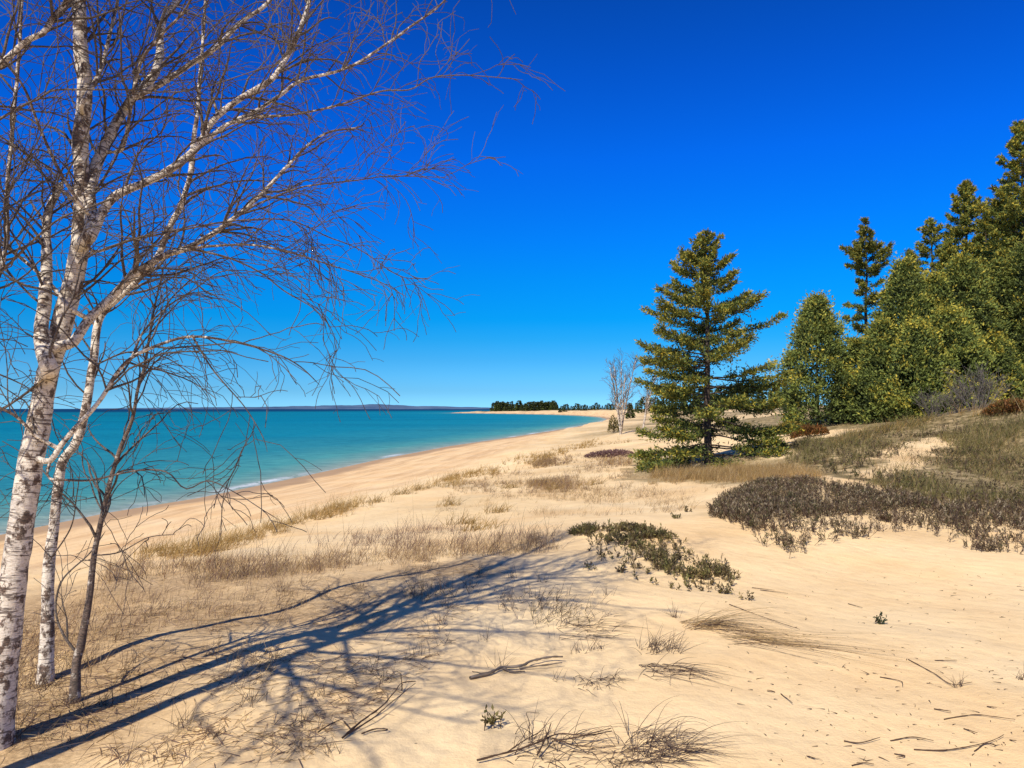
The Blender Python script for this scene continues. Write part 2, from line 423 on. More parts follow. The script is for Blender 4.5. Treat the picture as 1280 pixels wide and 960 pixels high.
scene.cycles.max_bounces = 5; scene.cycles.diffuse_bounces = 2; scene.cycles.transparent_max_bounces = 4

# ------------------------------------------------------------------ plant-covered areas (world polygons on the ground)
HILL = worldpoly([(985,560),(1000,549),(1060,545),(1110,533),(1160,524),(1480,508),(1480,640),(1200,632),(1130,622),(1080,606),(1020,592),(980,582)])
HILL2 = np.vstack([HILL[3:6], [(42,34),(60,60),(40,70),(14,62),(11,44)]])
BLOW = worldpoly([(1060,592),(1100,574),(1150,548),(1192,543),(1180,556),(1168,580),(1130,590),(1085,598)])
BEAR = worldpoly([(885,645),(905,622),(955,604),(1030,604),(1085,612),(1150,622),(1480,632),(1480,662),(1200,648),(1150,640),(1080,645),(1010,650),(940,668)])
MATP = worldpoly([(700,668),(770,659),(815,662),(860,682),(905,702),(926,722),(890,733),(840,722),(800,702),(745,676)])
LITT = np.vstack([worldpoly([(-170,958),(-150,860),(-60,760),(130,722),(400,708),(560,696),(690,690),(640,715),(480,760),(330,830),(250,958)]), [(-1.2,2.4),(-4,2.2)]])
SPR = worldpoly([(780,600),(790,580),(880,566),(975,576),(1010,590),(960,604),(860,604)])

def soft(x, y, poly, scale=1.2, amp=.6, seed=30, wid=.35):
    """soft, ragged membership of a world polygon"""
    lo, hi = poly.min(0)-3, poly.max(0)+3
    res = np.zeros(x.shape); s = (x > lo[0]) & (x < hi[0]) & (y > lo[1]) & (y < hi[1])
    if not s.any(): return res
    X, Y = x[s], y[s]
    best = np.full(X.shape, 1e9)
    for i in range(len(poly)):
        a, b = poly[i], poly[(i+1) % len(poly)]; ab = b-a
        t = np.clip(((X-a[0])*ab[0]+(Y-a[1])*ab[1])/(ab@ab+1e-9), 0, 1)
        best = np.minimum(best, np.hypot(X-a[0]-t*ab[0], Y-a[1]-t*ab[1]))
    sdist = np.where(inside(X, Y, poly), best, -best)+amp*fbm(X/scale, Y/scale, seed, 4)
    res[s] = np.clip(.5+sdist/wid, 0, 1)
    return res

# ------------------------------------------------------------------ ground and lake meshes
def polar(ang, rad, keep=None, zf=None, cols=None):
    a, r = np.meshgrid(ang, rad, indexing='ij'); x, y = np.sin(a)*r, np.cos(a)*r
    return x, y
def build_ground():
    fr = np.linspace(-.66, .66, 900); bk = np.linspace(.66, 2*np.pi-.66, 170)[1:-1]
    ang = np.concatenate([fr, bk])
    rad = np.concatenate([np.linspace(.35, 2.4, 12, endpoint=False), np.exp(np.linspace(math.log(2.4), math.log(90), 520, endpoint=False)), np.exp(np.linspace(math.log(90), math.log(3500), 120))])
    a, r = np.meshgrid(ang, rad, indexing='ij'); x, y = np.sin(a)*r, np.cos(a)*r
    d = shore_d(x, y); z = H(x, y, d)
    n, k = a.shape
    wet = np.clip(1-(d-1.8-1.2*fbm(x/3, y/3, 41, 3))/1.0, 0, 1)
    cover = np.maximum.reduce([soft(x, y, HILL, 1.5, .9, 31)*(1-.92*soft(x, y, BLOW, .8, .9, 33, .3)), soft(x, y, BEAR, .8, .8, 34, .6)*.3, soft(x, y, HILL2, 3, 2, 36), soft(x, y, SPR, 1, .8, 35)*.75])
    far = np.clip((d-10)/12, 0, 1)*np.clip((r-45)/30, 0, 1)
    cover = np.maximum(cover, far*np.clip(.45+1.3*fbm(x/9, y/9, 50, 4), 0, 1))
    band = np.clip(1-np.abs(d-19-3*fbm(x/6, y/6, 44, 2))/4, 0, 1)*np.clip((r-11)/6, 0, 1)
    cover = np.maximum(cover, .28*band*np.clip(.5+1.5*fbm(x/2, y/2, 52, 3), 0, 1))
    lit = soft(x, y, LITT, .9, .9, 38, .7)*np.clip(.8+1.1*fbm(x/.5, y/.5, 39, 3), 0, 1)
    lit = np.maximum(lit, .32*np.clip(fbm(x/1.6, y/1.6, 60, 4)*2.2, 0, 1)*np.clip((d-15)/6, 0, 1)*np.clip((r-7)/5, 0, 1))
    C = np.stack([wet, cover, lit, np.clip(d/25, 0, 1)], -1).reshape(-1, 4)
    V = np.stack([x, y, z], -1).reshape(-1, 3)
    idx = np.arange(n*k).reshape(n, k); nx = np.roll(idx, -1, 0)
    q = np.stack([idx[:,:-1], idx[:,1:], nx[:,1:], nx[:,:-1]], -1).reshape(-1, 4)
    V = np.vstack([V, [[0, 0, float(H(np.array([0.]), np.array([0.]))[0])]]]); C = np.vstack([C, [[0,0,0,1]]])
    tri = np.stack([idx[:,0], nx[:,0], np.full(n, n*k)], -1)
    o = mesh('dune_sand_ground', V, [q, tri], M_GROUND, None, C, None, True)
    me = o.data
    if me.polygons[0].normal.z < 0: me.flip_normals()
    return tag(o, kind='structure')
build_ground()

def build_water():
    ang = np.concatenate([np.linspace(-.70, .35, 520), np.linspace(.35, 2*np.pi-.70, 160)[1:-1]])
    rad = np.concatenate([np.exp(np.linspace(math.log(9), math.log(420), 260, endpoint=False)), np.exp(np.linspace(math.log(420), math.log(45000), 120))])
    a, r = np.meshgrid(ang, rad, indexing='ij'); x, y = np.sin(a)*r, np.cos(a)*r
    d = -shore_d(x, y)
    st = np.array([-5, 0, 2.5, 6, 14, 40, 110, 240, 420, 700, 2000])
    cs = np.array([(.36,.35,.25),(.32,.37,.29),(.17,.34,.295),(.08,.32,.30),(.03,.25,.29),(.008,.225,.305),(.003,.20,.295),(.002,.185,.26),(.003,.14,.21),(.004,.05,.115),(.005,.04,.10)])
    dd = d*(1+.25*fbm(x/40, y/40, 71, 3))+1.2*fbm(x/6, y/6, 72, 2)*np.clip(d/4, 0, 1)
    C = np.stack([np.interp(dd, st, cs[:,k]) for k in range(3)], -1)
    foam = np.maximum(np.clip(1-np.abs(d-.7)/.6, 0, 1)*np.clip(.15+1.6*fbm(x/7, y/7, 73, 2), 0, 1), .3*np.clip(1-np.abs(d-.12)/.22, 0, 1))
    C4 = np.concatenate([C, foam[...,None]], -1).reshape(-1, 4)
    n, k = a.shape; idx = np.arange(n*k).reshape(n, k); nx = np.roll(idx, -1, 0)
    q = np.stack([idx[:,:-1], nx[:,:-1], nx[:,1:], idx[:,1:]], -1)
    ok = (d.ravel()[q] > -6).any(-1)
    V = np.stack([x, y, np.zeros_like(x)], -1).reshape(-1, 3)
    q = q[ok]; used = np.unique(q); mp = np.zeros(n*k, np.int64); mp[used] = np.arange(len(used))
    o = mesh('lake_water', V[used], mp[q], M_WATER, None, C4[used], None, True)
    if o.data.polygons[0].normal.z < 0: o.data.flip_normals()
    return tag(o, kind='structure')
build_water()

def build_far_shore():
    m, nt, out = mat('hazy_far_shore')
    c = ramp(nt, [(.35, (.055,.105,.19)), (.65, (.12,.18,.27))], noise(nt, scaled(nt, pos(nt), (.002,.002,.02)), 1, 5, .65))  # bluish distance haze put straight into the base colour
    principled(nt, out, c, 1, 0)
    D = 9000; px = np.linspace(95, 650, 260)
    prof = np.interp(px, [95,150,250,340,400,440,462,480,520,560,610,650], [0,.8,2.0,2.8,3.8,4.6,6.2,5.0,3.6,2.8,1.6,.6])
    prof = np.maximum(prof*(1+.22*fbm(px/14, px*0, 81, 4)), 0)
    X = (px-640)/FPX*D; top = CAMZ+prof/FPX*D
    n = len(px); rows = []
    for dy, f in ((0, 0), (250, .8), (700, 1.0), (1500, .9), (2600, 0)):
        rows.append(np.stack([X*(1+dy/D), np.full(n, D+dy), np.where(f > 0, top*f*(1+dy/D), -3)], -1))
    V = np.concatenate(rows); idx = np.arange(len(V)).reshape(len(rows), n)
    q = np.stack([idx[:-1,:-1], idx[:-1,1:], idx[1:,1:], idx[1:,:-1]], -1).reshape(-1, 4)
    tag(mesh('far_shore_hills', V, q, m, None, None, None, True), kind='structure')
build_far_shore()

# ------------------------------------------------------------------ conifers
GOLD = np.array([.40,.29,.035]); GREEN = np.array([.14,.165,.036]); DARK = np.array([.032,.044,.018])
QN = 10
def spruce(name, base, h, prof, label, group=None, seed=0, dens=1.0, whorl=.27, kl=.17, kw=.05, gap=None, asym=None, cat='tree', tone=1.0, trunk_r=None, branch=22):
    """prof: list of (height fraction, bough length)"""
    rnd = np.random.default_rng(seed); root = empty(name, base, label, cat, group)
    tr = trunk_r or h*.014
    S = Soup(); zz = np.linspace(-.3, h, 14); wob = .012*h*np.stack([fbm(zz/2, zz*0, seed, 2), fbm(zz/2, zz*0+5, seed+3, 2)], -1)*np.clip(zz/h, 0, 1)[:,None]
    axis = np.concatenate([wob, zz[:,None]], 1)
    S.tubes(axis[None], (tr*(1-.96*np.clip(zz/h, 0, 1))+.006)[None], 8)
    S.build('trunk', M_TRUNK, root, None, True, True)
    K = Soup(); W = Soup(); z = .04*h; pts = []
    ph, pl = [p[0] for p in prof], [p[1] for p in prof]
    while z < h*.985:
        t = z/h; n = int(rnd.integers(4, 7)); a0 = rnd.uniform(0, 6.28)
        for j in range(n):
            az = a0+j*6.283/n+rnd.normal(0, .25); zz_ = z+rnd.uniform(-.5, .5)*whorl
            Lb = np.interp(zz_/h, ph, pl)*rnd.uniform(.70, 1.12)
            if asym: Lb *= asym(az, zz_/h)
            if Lb < .05 or (gap and rnd.random() < gap(zz_/h, az)): continue
            up = np.interp(t, [0, .35, .75, 1], [-.10, .02, .28, .9])+rnd.normal(0, .06)
            k = 9; s = np.linspace(0, 1, k)
            out_ = np.array([math.sin(az), math.cos(az), 0])
            P = axis[0]*0+np.array([np.interp(zz_, zz, axis[:,0]), np.interp(zz_, zz, axis[:,1]), zz_])+out_[None]*(s*Lb)[:,None]
            P[:,2] += Lb*(up*s-.22*s*s*(1-t)+.27*np.clip(s-.55, 0, 1)**1.3*2)
            P += np.cumsum(rnd.normal(0, .012*Lb, (k, 3)), 0)
            W.tubes(P[None], (.010+.012*Lb*(1-s*.9)*.6)[None]*min(1, h/6), 4)
            pts.append((P, Lb, az, t))
        z += whorl*(1.25-.5*t)
    for P, Lb, az, t in pts:
        nb = max(4, int(Lb*branch*dens)+3); s = np.sort(rnd.uniform(.12 if t > .5 else .2, 1, nb)**.8)
        B = np.stack([np.interp(s, np.linspace(0, 1, len(P)), P[:,i]) for i in range(3)], -1)
        side = rnd.choice([-1, 1], nb); fw = norm(P[-1]-P[0]); lat = norm(np.cross(fw, [0,0,1.]))
        ln = np.clip((.52*(1-s)+.16)*Lb*.62, .08, .75)*rnd.uniform(.6, 1.25, nb)
        dr = norm(fw[None]*rnd.uniform(.5, 1.1, (nb,1))+lat[None]*(side*rnd.uniform(.3, 1, nb))[:,None]+np.array([0,0,1.])[None]*rnd.normal(-.04, .22, (nb,1)))
        for q in range(QN):
            f = (q+rnd.uniform(0, 1, nb))/QN
            p = B+dr*(ln*f)[:,None]+rnd.normal(0, .03, (nb,3))
            dd = norm(dr+.75*rnd.normal(size=(nb,3))+np.array([0,0,.28]))
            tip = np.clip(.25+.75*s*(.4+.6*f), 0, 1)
            wgt = np.clip(rnd.normal(.12, .27, nb)+.6*tip+.15*t-.12, 0, 1)[:,None]  # sunlit gold at the tips, inner shade towards the trunk, put into the tint
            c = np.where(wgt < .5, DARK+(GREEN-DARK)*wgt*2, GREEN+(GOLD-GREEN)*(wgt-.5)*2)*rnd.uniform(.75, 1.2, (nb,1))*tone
            K.kites(p, dd, kl*rnd.uniform(.7, 1.4, nb), kw*rnd.uniform(.8, 1.4, nb), c, rnd)
    cr = K.build('crown', M_NEEDLE, root); W.build('branches', M_TRUNK, cr, None, False, True)
    return root

gp = ground([885], [579])[0]
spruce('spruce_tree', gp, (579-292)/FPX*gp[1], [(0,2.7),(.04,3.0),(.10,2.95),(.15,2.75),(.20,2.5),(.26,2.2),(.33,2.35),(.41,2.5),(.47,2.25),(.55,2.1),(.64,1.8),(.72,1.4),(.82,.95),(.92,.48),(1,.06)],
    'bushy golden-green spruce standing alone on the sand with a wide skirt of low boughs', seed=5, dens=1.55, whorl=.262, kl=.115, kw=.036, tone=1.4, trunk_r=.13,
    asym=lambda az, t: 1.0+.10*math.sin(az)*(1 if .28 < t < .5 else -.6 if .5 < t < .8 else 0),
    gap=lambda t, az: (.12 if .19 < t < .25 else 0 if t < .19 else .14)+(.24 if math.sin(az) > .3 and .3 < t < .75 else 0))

def cedar(name, base, h, rad, label, group=None, seed=0, n=9000, kl=.22, tone=1.0, tip=.5, gold=.5, low=0.03, trunk_r=.09):
    """dense cedar: lumpy clumps of flat sprays around a central trunk"""
    rnd = np.random.default_rng(seed); root = empty(name, base, label, 'tree', group)
    S = Soup(); zz = np.linspace(-.3, h*.92, 8); S.tubes(np.stack([zz*0, zz*0, zz], -1)[None], (trunk_r*(1-.9*np.clip(zz/h, 0, 1)))[None], 7)
    S.build('trunk', M_TRUNK, root, None, True, True)
    K = Soup(); nc = int(max(60, n/75))
    def prof(t): return np.clip(np.interp(t, [0,.06,.2,.45,.7,.88,.96,1], [.88,.98,1.0,.86,.58,.30,.16,.02]), 0, 1)**(1-.1*tip)
    ct = rnd.uniform(low, 1, nc)**1.12; ca = rnd.uniform(0, 6.28, nc)
    lump = 1+.42*fbm(ca*1.6, ct*6, seed, 3)
    cr_ = prof(ct)*rad*lump*rnd.uniform(.6, 1.05, nc)
    m = n//nc; ci = np.repeat(np.arange(nc), m); M = len(ci)
    br = rnd.uniform(.08, .26, nc)[ci]*rad**.6
    off = rnd.normal(size=(M,3))*br[:,None]*np.array([.75,.75,.75])
    o_ = np.stack([np.sin(ca), np.cos(ca), np.zeros(nc)], -1)[ci]
    P = o_*cr_[ci][:,None]+off; P[:,2] += ct[ci]*h*.985
    P[:,2] = np.maximum(P[:,2], .02)
    rr = np.hypot(P[:,0], P[:,1])/(prof(np.clip(P[:,2]/h, 0, 1))*rad+.1)
    outw = norm(np.stack([P[:,0], P[:,1], P[:,0]*0+.0], -1)+1e-4)
    dd = norm(outw*.7+np.array([0,0,.55])+.65*rnd.normal(size=(M,3)))
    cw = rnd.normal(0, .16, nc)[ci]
    wgt = np.clip(.02+.85*gold*np.clip(rr-.35, 0, .9)+off[:,2]/br*.13+cw+rnd.normal(0, .05, M), 0, 1)[:,None]  # light on outer and upper sprays, shade inside the crown, tinted in
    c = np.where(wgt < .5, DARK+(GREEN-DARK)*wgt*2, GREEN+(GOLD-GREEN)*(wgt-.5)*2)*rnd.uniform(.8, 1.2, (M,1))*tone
    K.kites(P, dd, kl*rnd.uniform(.6, 1.3, M), kl*.46*rnd.uniform(.7, 1.3, M), c, rnd)
    K.build('crown', M_NEEDLE, root)
    return root
def basepoint(px, D, sink=.0):
    x = (px-640)/FPX*D; return np.array([x, D, float(H(np.array([x]), np.array([float(D)]))[0])-sink])
def height_to(b, py): return (511-py)/FPX*b[1]+CAMZ-b[2]

# cedars and spruces of the wood on the back dune: px, D, top py, half width px, label
GW = 'trees at the edge of the wood on the back dune'
for i, (px, D, top, hw, n, tone, gold, lab) in enumerate([
    (1022, 38, 372, 40, 11000, 1.0, .62, 'rounded cedar at the near end of the wood, first right of the lone spruce'),
    (1074, 39, 428, 30, 6500, .85, .55, 'low dark cedar filling the gap beneath the sparse tufted spruce'),
    (1134, 38, 326, 40, 12000, .95, .62, 'broad olive cedar with a domed top right of the tufted spruce'),
    (1104, 36, 402, 30, 8000, .95, .62, 'short golden cedar in front of the domed olive cedar'),
    (1170, 38, 345, 40, 11000, .92, .62, 'olive cedar between the domed cedar and the right-hand cedars'),
    (1146, 35, 405, 36, 9000, 1.0, .66, 'short sunlit cedar at the middle front of the wood'),
    (1208, 38, 322, 46, 12000, .9, .58, 'tall cedar under the narrow spruce with layered boughs'),
    (1188, 35.5, 388, 40, 9500, 1.0, .66, 'short golden-green cedar left of the bare grey shrub'),
    (1252, 39, 330, 44, 10000, .72, .5, 'shaded dark cedar beside the bare grey shrub'),  # low tone puts the shade into its foliage colour
    (1243, 36, 420, 28, 5000, .9, .7, 'small cedar behind the bare grey shrub'),
    (1290, 38, 300, 46, 9000, .8, .6, 'dark cedar cut off by the right edge of the photo')]):
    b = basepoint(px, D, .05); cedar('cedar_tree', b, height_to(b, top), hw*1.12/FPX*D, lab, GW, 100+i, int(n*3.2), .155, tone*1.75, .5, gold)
b = basepoint(1084, 47); h = height_to(b, 273)
spruce('tufted_spruce', b, h, [(0,.6),(.30,1.1),(.48,1.5),(.58,1.45),(.66,1.0),(.72,.9),(.73,1.55),(.78,1.55),(.84,.95),(.86,.4),(.93,.32),(1,.08)],
    'thin spruce with a round dense tuft below its bare pointed tip', GW, 21, .75, .36, .2, .055,
    gap=lambda t, az: .66 if t < .70 else 0.0 if t < .855 else .45, asym=lambda az, t: 1.0, branch=30, tone=1.3)
b = basepoint(1168, 52); spruce('narrow_spruce', b, height_to(b, 270), [(0,1.6),(.5,1.5),(.75,1.15),(.9,.65),(1,.08)], 'small pointed spruce rising behind the middle of the cedars', GW, 22, .6, .42, .2, .06, tone=1.6, gap=lambda t, az: .2)
b = basepoint(1212, 54); spruce('narrow_spruce', b, height_to(b, 226), [(0,1.9),(.5,1.8),(.7,1.7),(.85,1.05),(.95,.5),(1,.08)], 'narrow spruce with layered boughs, second tallest of the wood', GW, 23, .8, .4, .24, .07, gap=lambda t, az: .18, tone=1.6)
b = basepoint(1284, 44); spruce('tall_spruce', b, height_to(b, 146), [(0,2.8),(.4,2.6),(.55,2.3),(.65,2.5),(.74,1.5),(.86,.9),(1,.1)], 'tallest spruce of the wood, cut off by the right edge of the photo', GW, 24, 1.0, .42, .2, .055, tone=1.6, gap=lambda t, az: .14)
b = basepoint(1268, 50); spruce('narrow_spruce', b, height_to(b, 285), [(0,2.0),(.6,1.6),(.8,1.1),(1,.1)], 'dark spruce between the layered spruce and the tallest spruce', GW, 25, .9, .4, .2, .055, tone=1.2)
for px_, D_, top_, w_, lab_, sd_ in [(1238, 53, 268, 1.9, 'feathery spruce just right of the layered narrow spruce', 26), (1190, 50, 300, 1.6, 'small spruce between the small pointed spruce and the layered spruce', 27), (1262, 47, 232, 2.1, 'feathery spruce left of the tallest spruce', 28), (1142, 49, 312, 1.5, 'little spruce tip showing over the domed olive cedar', 29)]:
    b = basepoint(px_, D_); spruce('narrow_spruce', b, height_to(b, top_), [(0,w_),(.5,w_*.9),(.72,w_*.65),(.88,w_*.34),(1,.06)], lab_, GW, sd_, .8, .38, .2, .055, tone=1.6, gap=lambda t, az: .14)

# far conifers: three kinds, copied along the spit and behind the lone spruce
def tiny(seed, wide):
    rnd = np.random.default_rng(seed); K = Soup(); M = 260
    t = rnd.uniform(0, 1, M)**1.2; a = rnd.uniform(0, 6.28, M); r = wide*(1-t*.97)*rnd.uniform(.35, 1, M)
    P = np.stack([np.sin(a)*r, np.cos(a)*r, .06+t*.92], -1)
    c = (DARK+(GREEN-DARK)*rnd.uniform(0, .9, (M,1)))*.9
    K.kites(P, np.stack([np.sin(a), np.cos(a), rnd.normal(-.1, .4, M)], -1), .13*rnd.uniform(.6, 1.3, M), .09*rnd.uniform(.6, 1.3, M), c, rnd)
    z = np.linspace(-.05, .9, 4); T = Soup(); T.tubes(np.stack([z*0, z*0, z], -1)[None], (.018*(1-z*.9))[None], 5)
    return K, T
PROTO = []
def far_tree(kind, x, y, h, wide, label, group, sink=.1):
    z = float(H(np.array([x]), np.array([y]))[0])-sink*h*.3
    if len(PROTO) <= kind or PROTO[kind] is None:
        while len(PROTO) <= kind: PROTO.append(None)
        K, T = tiny(300+kind, [.17, .23, .30][kind])
        r = empty('far_conifer', (x, y, z), label, 'tree', group); r['group'] = group
        K.build('crown', M_NEEDLE, r); T.build('trunk', M_TRUNK, r, None, False, True); PROTO[kind] = r
    else:
        r = PROTO[kind].copy(); COL.objects.link(r); r['label'] = label; r['group'] = group
        for ch in PROTO[kind].children:
            c = ch.copy(); COL.objects.link(c); c.parent = r
    r.location = (x, y, z); r.scale = (h*wide, h*wide, h); r.rotation_euler = (0, 0, random.uniform(0, 6.28))
rs = random.Random(5)
for i in range(52):
    px = 617+i*1.56+rs.uniform(-1, 1); D = rs.uniform(745, 800)
    far_tree(i % 3, (px-640)/FPX*D, D, (rs.uniform(6.5, 10.5)+(2.2 if i % 9 == 3 else 0)), rs.uniform(1.2, 2.0), 'dark conifer in the dense stand at the tip of the far spit', 'conifers on the tip of the spit')
for i, px in enumerate([700,702,705,708,714,717,721,724,728,731,734,738,741,745,749,753,757,761,765,769,773,777,781]):
    D = rs.uniform(560, 620)
    far_tree(rs.choice([0,1,2]), (px-640)/FPX*D, D, rs.uniform(3, 6.0), rs.uniform(1.2, 2.2), 'scattered conifer on the low shore between the spit and the bare birches', 'conifers along the far bay')
for i in range(46):
    px = 785+i*4.8+rs.uniform(-3, 3); D = rs.uniform(128, 190)
    far_tree(rs.choice([0,1,2]), (px-640)/FPX*D, D, rs.uniform(3.2, 5.6)*(.7 if px < 860 else 1), rs.uniform(1.0, 1.6), 'small conifer in the dark tree line behind the lone spruce', 'tree line behind the lone spruce')

# ------------------------------------------------------------------ birches
def twig_tree(parents, rnd, levels, bias=None, droop=.05):
    """parents: list of (P (n,3), R (n)); grows branch levels, each level one stacked array; returns list of (P, R) arrays"""
    out = []; cur = [(P[None], R[None], None) for P, R in parents]
    for lv in levels:
        B, Tn, RR, LL = [], [], [], []
        for P, R, _ in cur:
            T, n, _3 = P.shape
            seg = np.linalg.norm(np.diff(P, axis=1), axis=2).sum(1)
            cnt = np.maximum((seg/lv['step']*rnd.uniform(.7, 1.3, T)).astype(int), lv.get('min', 0))
            ti = np.repeat(np.arange(T), cnt)
            if len(ti) == 0: continue
            s = lv['start']+(1-lv['start'])*rnd.uniform(0, 1, len(ti))**.9
            f = s*(n-1.001); i = f.astype(int); u = (f-i)[:,None]
            B.append(P[ti,i]*(1-u)+P[ti,i+1]*u); Tn.append(norm(P[ti,i+1]-P[ti,i])); RR.append(R[ti,i]*(1-u[:,0])+R[ti,i+1]*u[:,0])
            LL.append(np.minimum(lv['len']*rnd.uniform(.45, 1.3, len(ti))*(1.15-.6*s), seg[ti]*.75+.08))
        if not B: break
        B = np.concatenate(B); Tn = np.concatenate(Tn); RR = np.concatenate(RR); L = np.concatenate(LL); M = len(B)
        side = norm(np.cross(Tn, rnd.normal(size=(M,3))))
        d = norm(Tn*lv.get('fwd', .75)+side*lv.get('out', .8)+(0 if bias is None else bias))
        k = lv['k']; P = np.empty((M, k, 3)); P[:,0] = B
        for j in range(1, k):
            d = norm(d+rnd.normal(0, lv.get('wig', .14), (M,3))+np.array([0,0,lv.get('up', .05)-droop*j*lv.get('dr', 1)]))
            P[:,j] = P[:,j-1]+d*(L/(k-1))[:,None]
        r0 = np.minimum(RR*.62, lv['rmax']*rnd.uniform(.7, 1.25, M)); t = np.linspace(0, 1, k)[None]
        R = np.maximum(r0[:,None]*(1-t*.75), lv['rmin'])
        out.append((P, R)); cur = [(P, R, None)]
    return out

def birch(name, label, base, stems, seed, white=1.0, levels=None, group=None, mat_=None, bias=None):
    """stems: list of (part name, points (k,3), r0, r1, twig levels?)"""
    rnd = np.random.default_rng(seed); root = empty(name, base, label, 'tree', group); done = []
    for nm, P3, r0, r1, lv in stems:
        P3 = np.array(P3, float)
        if done:                                      # grow out of the nearest earlier wood
            q = np.concatenate(done); dist = np.linalg.norm(q-P3[0], axis=1); j = dist.argmin()
            if dist[j] < .03: P3[0] = q[j]
            elif dist[j] < .8: P3 = np.vstack([q[j], P3*1.0]) if np.linalg.norm(q[j]-P3[0]) > .08 else np.vstack([q[j], P3[1:]])
        ln = np.linalg.norm(np.diff(P3, axis=0), axis=1).sum()
        n = int(np.clip(ln/.035, 14, 130)); P = spline(P3, n); t = np.linspace(0, 1, n)
        R = r0+(r1-r0)*t**(1.05 if nm == 'trunk' else .7)
        if nm == 'trunk': R = R*(1+.65*np.exp(-t*ln/.22))
        fx = np.linspace(0, ln*4, n)
        P = P+np.stack([fbm(fx, fx*0+seed, 5, 3), fbm(fx, fx*0+seed+7, 6, 3), fbm(fx, fx*0+seed+3, 8, 3)], -1)*np.minimum(r0*.28, .012)
        R = R*(1+.10*fbm(fx*2, fx*0+seed, 9, 3)); R[-1] = .0006
        done.append(P)
        wh = np.clip((R-.0012)/.010, 0, 1)*white
        S = Soup(); S.tubes((P-base)[None], R[None], 12 if r0 > .03 else 8, np.stack([wh, wh, wh], -1)[None])
        # knots / swellings
        part = S.build(nm, M_BIRCH, root, None, True, True)
        if lv:
            tw = twig_tree([(P-base, R)], rnd, lv, bias)
            K = Soup()
            for Pt, Rt in tw:
                wv = np.clip((Rt-.0035)/.014, 0, 1)*white
                K.tubes(Pt, Rt, 4 if Rt.max() > .006 else 3, np.stack([wv, wv, wv], -1))
            K.build('twigs', M_BIRCH, part, None, False, True)
    return root

gB = ground([-5], [932])[0]; gG = ground([55], [852])[0]; gS = ground([92], [878])[0]
DB, DG, DS_ = gB[1], gG[1], gS[1]
def px(pts, d0, d1=None, w0=10, w1=4, nm='limb', lv=None, sc=1.0, root=False):
    p = np.asarray(pts, float); d1 = d0 if d1 is None else d1
    s = np.concatenate([[0], np.cumsum(np.linalg.norm(np.diff(p, axis=0), axis=1))]); s /= s[-1]
    D = d0+(d1-d0)*s
    P = at(p[:,0], p[:,1], D)
    sc = sc*(.72 if nm == 'limb' else .78)
    return (nm, P, w0/2/FPX*d0*sc, w1/2/FPX*d1*sc, lv)
LV = [dict(step=.11, start=.10, len=.9, k=10, rmax=.0085, rmin=.0023, fwd=.85, out=.75, wig=.15, up=.10, dr=.62, min=2),
      dict(step=.125, start=.10, len=.42, k=7, rmax=.0038, rmin=.0019, fwd=.85, out=.7, wig=.19, up=.05, dr=.7, min=1),
      dict(step=.24, start=.12, len=.18, k=4, rmax=.0021, rmin=.0013, fwd=.8, out=.75, wig=.22, up=.02, dr=.8)]
LVT = [dict(LV[0], step=.10, start=.36, len=.7), LV[1], LV[2]]
LVH = [dict(LV[0], step=.085, len=.58), dict(LV[1], step=.085, len=.36), LV[2]]
T0 = DB
